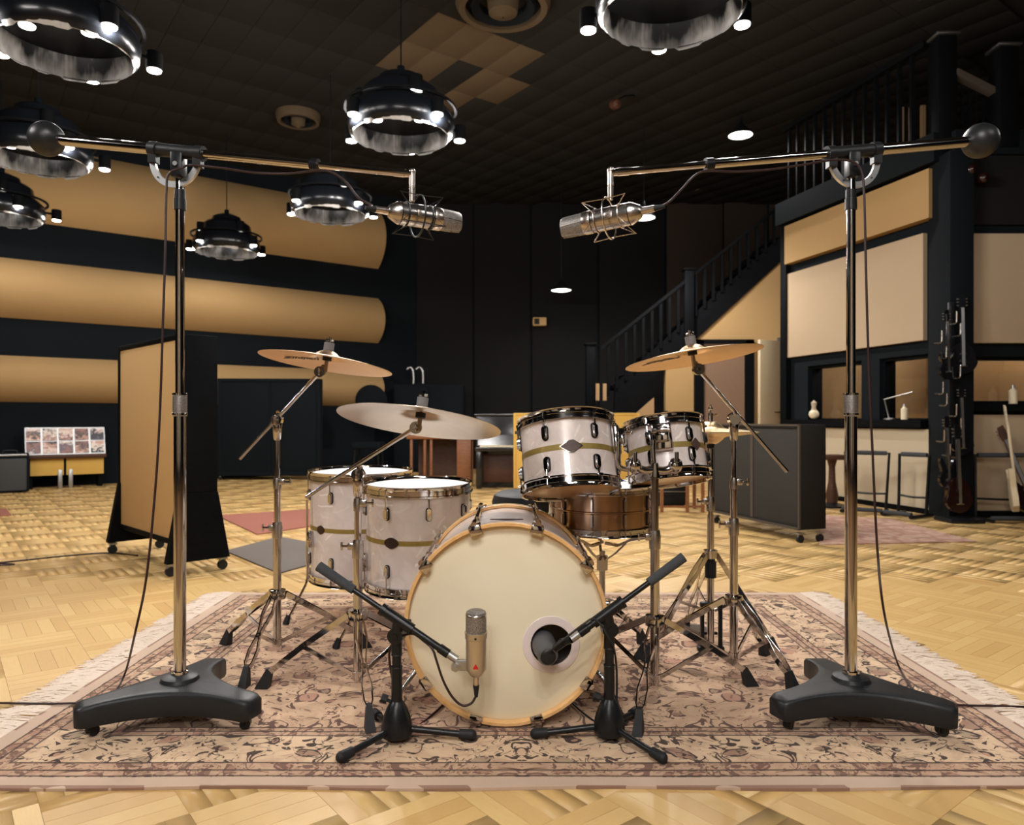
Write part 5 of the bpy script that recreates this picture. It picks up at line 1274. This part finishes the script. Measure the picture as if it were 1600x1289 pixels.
# ------------------------------------------------------------------ things along the dark back wall
Yp = 9.2; q = lambda px: (px - 800) / F * Yp
t = thing('upright_piano', 'black upright piano with pale keys behind the mustard gobo', 'piano', (q(770), Yp, 0))
x0, x1 = q(742), q(742) + 1.25; xm = (x0 + x1) / 2
obj('case', MB().box((xm, Yp + .42, .46), (1.25, .34, .92), bev=.012), 'piano_black', t)
obj('lid', MB().box((xm, Yp + .42, .935), (1.29, .38, .03), bev=.008), 'piano_black', t)
obj('key_bed', MB().box((xm, Yp + .12, .505), (1.25, .28, .05), bev=.006), 'piano_black', t)
for k in range(36): obj('white_key', MB().box((x0 + .06 + (k + .5) * .0314, Yp + .09, .540), (.0300, .15, .018)), 'ivory', t)
obj('fallboard', MB().hexa([V((x0 + .03, Yp + .17, .55)), V((x1 - .03, Yp + .17, .55)), V((x1 - .03, Yp + .25, .55)), V((x0 + .03, Yp + .25, .55)), V((x0 + .03, Yp + .22, .68)), V((x1 - .03, Yp + .22, .68)), V((x1 - .03, Yp + .26, .68)), V((x0 + .03, Yp + .26, .68))]), 'piano_black', t)
for x in (x0 + .05, x1 - .05): obj('leg', MB().box((x, Yp + .04, .25), (.07, .07, .48), bev=.008), 'piano_black', t)
obj('lower_panel', MB().box((xm, Yp + .245, .25), (1.05, .012, .36), bev=.004), 'brown_wood', t)
Yo = 9.7; q = lambda px: (px - 800) / F * Yo; z = lambda py: CAMH - (py - 655) / F * Yo
t = thing('wooden_organ', 'brown wooden organ table with thick side panel left of the piano', 'organ', (q(688), Yo, 0))
obj('top', MB().box((q(688), Yo + .25, z(683)), (.88, .6, .05), bev=.008), 'orange_wood', t)
obj('side_panel', MB().box((q(725), Yo + .25, z(683) / 2), (.19, .56, z(683)), bev=.012), 'orange_wood', t)
for px in (643, 664, 674): obj('leg', MB().box((q(px), Yo, z(683) / 2), (.035, .05, z(683)), bev=.005), 'orange_wood', t)
obj('back_panel', MB().box((q(690), Yo + .45, z(683) / 2 + .05), (.72, .03, z(683) - .1)), 'brown_wood', t)
Yk = 12.1; q = lambda px: (px - 800) / F * Yk; z = lambda py: CAMH - (py - 655) / F * Yk
t = thing('storage_cabinet', 'tall black cabinet against the dark boards left of the piano', 'cabinet', (q(668), Yk + .3, 0))
obj('body', MB().box((q(668), Yk + .35, z(600) / 2), (1.15, .5, z(600)), bev=.01), 'black_wall', t)
for s in (-1, 1):
    d_ = obj('door', MB().box((q(668) + s * .28, Yk + .09, z(600) / 2), (.53, .02, z(600) - .1), bev=.004), 'black_wall', t)
    obj('handle', MB().box((q(668) + s * .04, Yk + .07, z(600) * .55), (.015, .02, .12), bev=.004), 'dull_steel', d_)
for a, b in ((636, 646), (650, 661)):
    one('bent_stand', MB().tube(smooth([P(a, 577, Yk + .3), P((a + b) / 2, 574, Yk + .3), P(b - 1, 579, Yk + .3), P(b, 590, Yk + .3), P(b, 599.5, Yk + .3)], 5), .022, 10), 'dull_steel',
        'pale bent metal tube on the black cabinet, %s of the two' % ('left' if a < 640 else 'right'), 'tube', group='bent tubes on the cabinet')
Yc = 11.5; q = lambda px: (px - 800) / F * Yc; z = lambda py: CAMH - (py - 655) / F * Yc
t = thing('armchair', 'black round-backed chair before the end of the left wall panels', 'chair', (q(580), Yc, 0))
obj('backrest', MB().lathe([(.001, -.06), (.20, -.05), (.25, 0), (.20, .05), (.001, .06)], 28, frame((q(580), Yc, z(626)), (0, 1, .15)), ), 'black_wall', t)
obj('seat', MB().box((q(580), Yc - .22, .48), (.46, .46, .10), bev=.03), 'black_wall', t)
for sx_ in (-1, 1):
    for sy_ in (-1, 1): obj('leg', MB().cyl((q(580) + sx_ * .2, Yc - .22 + sy_ * .2, .001), (q(580) + sx_ * .17, Yc - .22 + sy_ * .17, .46), .016, n=8), 'black_metal', t)
# bench and case behind the snare
Yb = 6.95; q = lambda px: (px - 800) / F * Yb
t = thing('wooden_bench', 'small brown wooden bench seen under the smaller rack tom', 'bench', (q(1070), Yb, 0))
obj('seat', MB().box((q(1068), Yb + .17, .46), (.50, .36, .04), bev=.006), 'brown_wood', t)
for px in (1034, 1074, 1098): obj('leg', MB().box((q(px), Yb, .22), (.028, .028, .44)), 'orange_wood', t)
obj('leg', MB().box((q(1034), Yb + .32, .22), (.028, .028, .44)), 'orange_wood', t); obj('leg', MB().box((q(1098), Yb + .32, .22), (.028, .028, .44)), 'orange_wood', t)
obj('stretcher', MB().box((q(1066), Yb, .055), (.42, .018, .018)), 'orange_wood', t)
t = thing('instrument_case', 'black case lying under the brown bench', 'case', (q(1066), Yb + .22, 0))
obj('body', MB().box((q(1062), Yb + .62, .12), (.36, .30, .23), bev=.03), 'rubber', t)
obj('lid_seam', MB().box((q(1062), Yb + .62, .15), (.364, .304, .008)), 'dull_steel', t)
obj('handle', MB().tube([(q(1062) - .05, Yb + .465, .12), (q(1062) - .04, Yb + .44, .12), (q(1062) + .04, Yb + .44, .12), (q(1062) + .05, Yb + .465, .12)], .007), 'rubber', t)
# low tan wedge at the foot of the stairs
struct('trim_2', MB().prism([(sx(985), sz(672)), (sx(1018), sz(672)), (sx(1018), sz(622)), (sx(985), sz(651))], 0, .05, mf @ Matrix.Translation((0, 0, .14))), 'dusk_panel')

# ------------------------------------------------------------------ right side: racks, stool, guitars, bottles
def rack(label, gl, gr, h, lean, bars=1):
    gl, gr = V(gl), V(gr); u = (gr - gl).normalized(); n_ = V((-u.y, u.x, 0))
    if n_.y < 0: n_ = -n_
    t = thing('guitar_rack', label, 'guitar rack', (gl + gr) / 2, 'black guitar racks')
    tl, tr = gl + V((0, 0, h)) + u * lean, gr + V((0, 0, h)) + u * .03
    obj('frame', MB().tube([gl + V((0, 0, .02)), tl, tr, gr + V((0, 0, .02))], .014, 8), 'black_metal', t)
    for g_ in (gl, gr): obj('base_bar', MB().cyl(g_ - n_ * .24 + V((0, 0, .018)), g_ + n_ * .10 + V((0, 0, .018)), .016, n=8), 'black_metal', t)
    obj('lower_bar', MB().cyl(gl - n_ * .22 + V((0, 0, .04)), gr - n_ * .22 + V((0, 0, .04)), .020, n=10), 'foam', t)
    obj('rest_bar', MB().tube(smooth([gl + V((0, 0, h * .33)), (gl + gr) / 2 + V((0, 0, h * .31)), gr + V((0, 0, h * .32))], 4), .010, 8), 'black_metal', t)
    obj('neck_pad', MB().cyl(tl + u * .02, tr - u * .02, .021, n=10), 'foam', t)
rack('black tubular guitar rack before the pale lower panel, left of two', G(1322, 797), G(1384, 801), .56, -.01)
rack('black tubular guitar rack before the pale lower panel, right of two', G(1404, 804), G(1447, 809), .56, .01)
rack('black guitar rack at the right edge holding guitars', G(1524, 812), G(1640, 812), .565, .0)
sp = G(1300, 792)
t = thing('bar_stool', 'small brown pedestal stool half hidden by the dark gobo', 'stool', sp)
obj('seat', MB().box((sp.x, sp.y, .50), (.26, .26, .045), bev=.01), 'brown_wood', t)
obj('post', MB().lathe([(.05, .03), (.06, .12), (.035, .25), (.030, .40), (.05, .48)], 16, Matrix.Translation(sp)), 'brown_wood', t)
obj('base', MB().lathe([(.15, .002), (.15, .02), (.05, .045)], 20, Matrix.Translation(sp)), 'black_metal', t)
GO = [(0, -.20), (.08, -.195), (.135, -.14), (.14, -.06), (.105, .0), (.10, .05), (.125, .11), (.13, .165), (.105, .18), (.075, .13), (.04, .10), (-.04, .10), (-.06, .14), (-.09, .20), (-.12, .19), (-.125, .12), (-.10, .05), (-.105, 0), (-.14, -.06), (-.135, -.14), (-.08, -.195)]
GR = [(.165 * cos(2 * pi * i / 24) * (1 if sin(2 * pi * i / 24) < 0 else .85), .19 * sin(2 * pi * i / 24)) for i in range(24)]
def guitar(c, up, facing, sc_, mat, neck, label, outline=GO, group='guitars on the right side'):
    z_ = V(facing).normalized(); y_ = V(up); y_ = (y_ - z_ * y_.dot(z_)).normalized(); x_ = y_.cross(z_)
    m = Matrix((x_, y_, z_)).transposed().to_4x4() @ Matrix.Scale(sc_, 4); m.translation = V(c)
    t = thing('electric_guitar', label, 'guitar', m, group)
    obj('body', MB().prism(outline, -.022, .022).prism([(x * .93, y * .93) for x, y in outline], .022, .026), mat, t, False)
    obj('neck', MB().box((0, .34, .026), (.050, .56, .022), bev=.006), neck, t, False)
    obj('headstock', MB().prism([(-.028, .60), (.028, .60), (.042, .68), (.034, .78), (-.030, .76), (-.040, .66)], .012, .028), neck, t, False)
    for k in range(3):
        for s in (-1, 1): obj('tuner', MB().cyl((s * .036, .64 + k * .04, .018), (s * .058, .64 + k * .04, .018), .007, n=8), 'dull_steel', t, False)
    obj('pickups', MB().box((0, .05, .029), (.08, .028, .008), bev=.002).box((0, -.03, .029), (.08, .028, .008), bev=.002), 'black_metal', t, False)
    obj('bridge', MB().box((0, -.09, .030), (.085, .018, .012), bev=.003), 'chrome', t, False)
    obj('strings', MB().box((0, .26, .0375), (.034, .70, .001)), 'dull_steel', t, False)
    return t
Yg = 6.33
tree = thing('guitar_hanger', 'tall black hanger post with chrome hooks on the dark column', 'hanger', (P(1488, 0, Yg + .08).x, Yg + .08, 0))
gx = P(1488, 0, Yg + .08).x
obj('post', MB().box((gx, Yg + .10, .95), (.05, .03, 1.9), bev=.006), 'black_metal', tree)
obj('base', MB().box((gx, Yg - .02, .02), (.30, .26, .035), bev=.012), 'black_metal', tree)
for px, py in ((1493, 505), (1499, 524), (1470, 535), (1477, 560), (1499, 590), (1472, 615), (1478, 633), (1493, 650), (1474, 690), (1500, 672), (1483, 712), (1498, 715)):
    c = P(px, py, Yg - .03)
    obj('hook', MB().tube(smooth([c + V((0, .10, 0)), c + V((0, .0, .0)), c + V((.002, -.01, .04)), c + V((.002, -.012, .10))], 3), .0065, 6), 'satin_chrome', tree)
guitar(P(1480, 571, Yg), (0, 0, 1), (.2, -1, .05), .62, 'guitar_black', 'guitar_black', 'black guitar hung highest left on the dark column')
guitar(P(1504, 560, Yg + .05), (0, 0, 1), (-.2, -1, .05), .72, 'guitar_black', 'guitar_black', 'black guitar hung highest right on the dark column', GR)
guitar(P(1503, 690, Yg + .03), (0, 0, 1), (0, -1, .05), .62, 'guitar_black', 'guitar_black', 'black round-bodied guitar hung midway down the dark column', GR)
guitar(P(1480, 738, Yg - .06), (0, 0, 1), (.2, -1, .05), .62, 'guitar_black', 'guitar_black', 'black guitar hung low left on the dark column')
guitar(P(1497, 774, Yg - .1), (0, 0, 1), (.1, -1, .05), .78, 'guitar_red', 'guitar_black', 'glossy dark red round-bodied guitar hung lowest on the dark column', GR)
guitar(P(1582, 765, 6.22), (-.16, .1, 1), (.86, -.45, .1), .92, 'white_paint', 'white_paint', 'cream bass guitar leaning in the right rack')
guitar(P(1606, 772, 6.3), (-.22, .25, 1), (-.2, -1, .3), .80, 'guitar_red', 'brown_wood', 'red guitar in the right rack, cut by the right edge')
guitar(P(1662, 772, 6.28), (-.22, .25, 1), (-.2, -1, .3), .82, 'guitar_black', 'brown_wood', 'black guitar in the right rack behind the red one')
def bottle(c, h, label):
    t = thing('bottle', label, 'bottle', c, 'bottles on the ledges'); r = h * .2
    obj('body', MB().lathe([(.001, .001), (r, .001), (r, h * .68), (r * .45, h * .8), (r * .42, h * .84), (.001, h * .84)], 16), 'ivory', t, False)
    obj('cap', MB().cyl((0, 0, h * .83), (0, 0, h), r * .45, r * .3, n=10), 'dull_steel', t, False)
pb = R2 + rd * ru(1419) + rn * .045; bottle((pb.x, pb.y, .876), .15, 'white spray bottle on the ledge of the nearer window')
bottle((P(1583, 0, wsY - .06).x, wsY - .06, 1.016), .17, 'white bottle on the ledge of the right edge window')
pb = R2 + rd * ru(1277) + rn * .045
t = thing('table_lamp', 'small pale globe ornament on the ledge of the farther window', 'ornament', (pb.x, pb.y, .876))
obj('globe', MB().sphere((0, 0, .06), .055, 18, 12), 'ivory', t, False); obj('neck', MB().lathe([(.03, .105), (.02, .14), (.032, .19), (.001, .22)], 14), 'white_panel', t, False)
pb = R2 + rd * ru(1395) + rn * .045
t = thing('desk_lamp', 'thin jointed desk lamp on the ledge between the windows', 'lamp', (pb.x, pb.y, .876))
obj('base', MB().lathe([(.05, 0), (.05, .012), (.01, .018)], 16), 'dull_steel', t, False)
obj('arm', MB().tube([(0, 0, .015), (-.02, .05, .20), (.06, -.32, .26)], .007, 8), 'dull_steel', t, False)
for k, (px, py) in enumerate(((1518, 266), (1537, 279))):
    a = P(px - 9, py + 6, 6.5); b = P(px + 9, py - 5, 6.45)
    one('red_cloth', MB().tube(smooth([a, (a + b) / 2 + V((0, 0, .012)), b], 5), [.02, .035, .045, .05, .05, .05, .05, .045, .04, .035, .02], 10), 'guitar_red', 'dim red bundle under the right counterweight, %s one' % ('upper' if k == 0 else 'lower'), 'bundle', group='red bundles under the gallery')
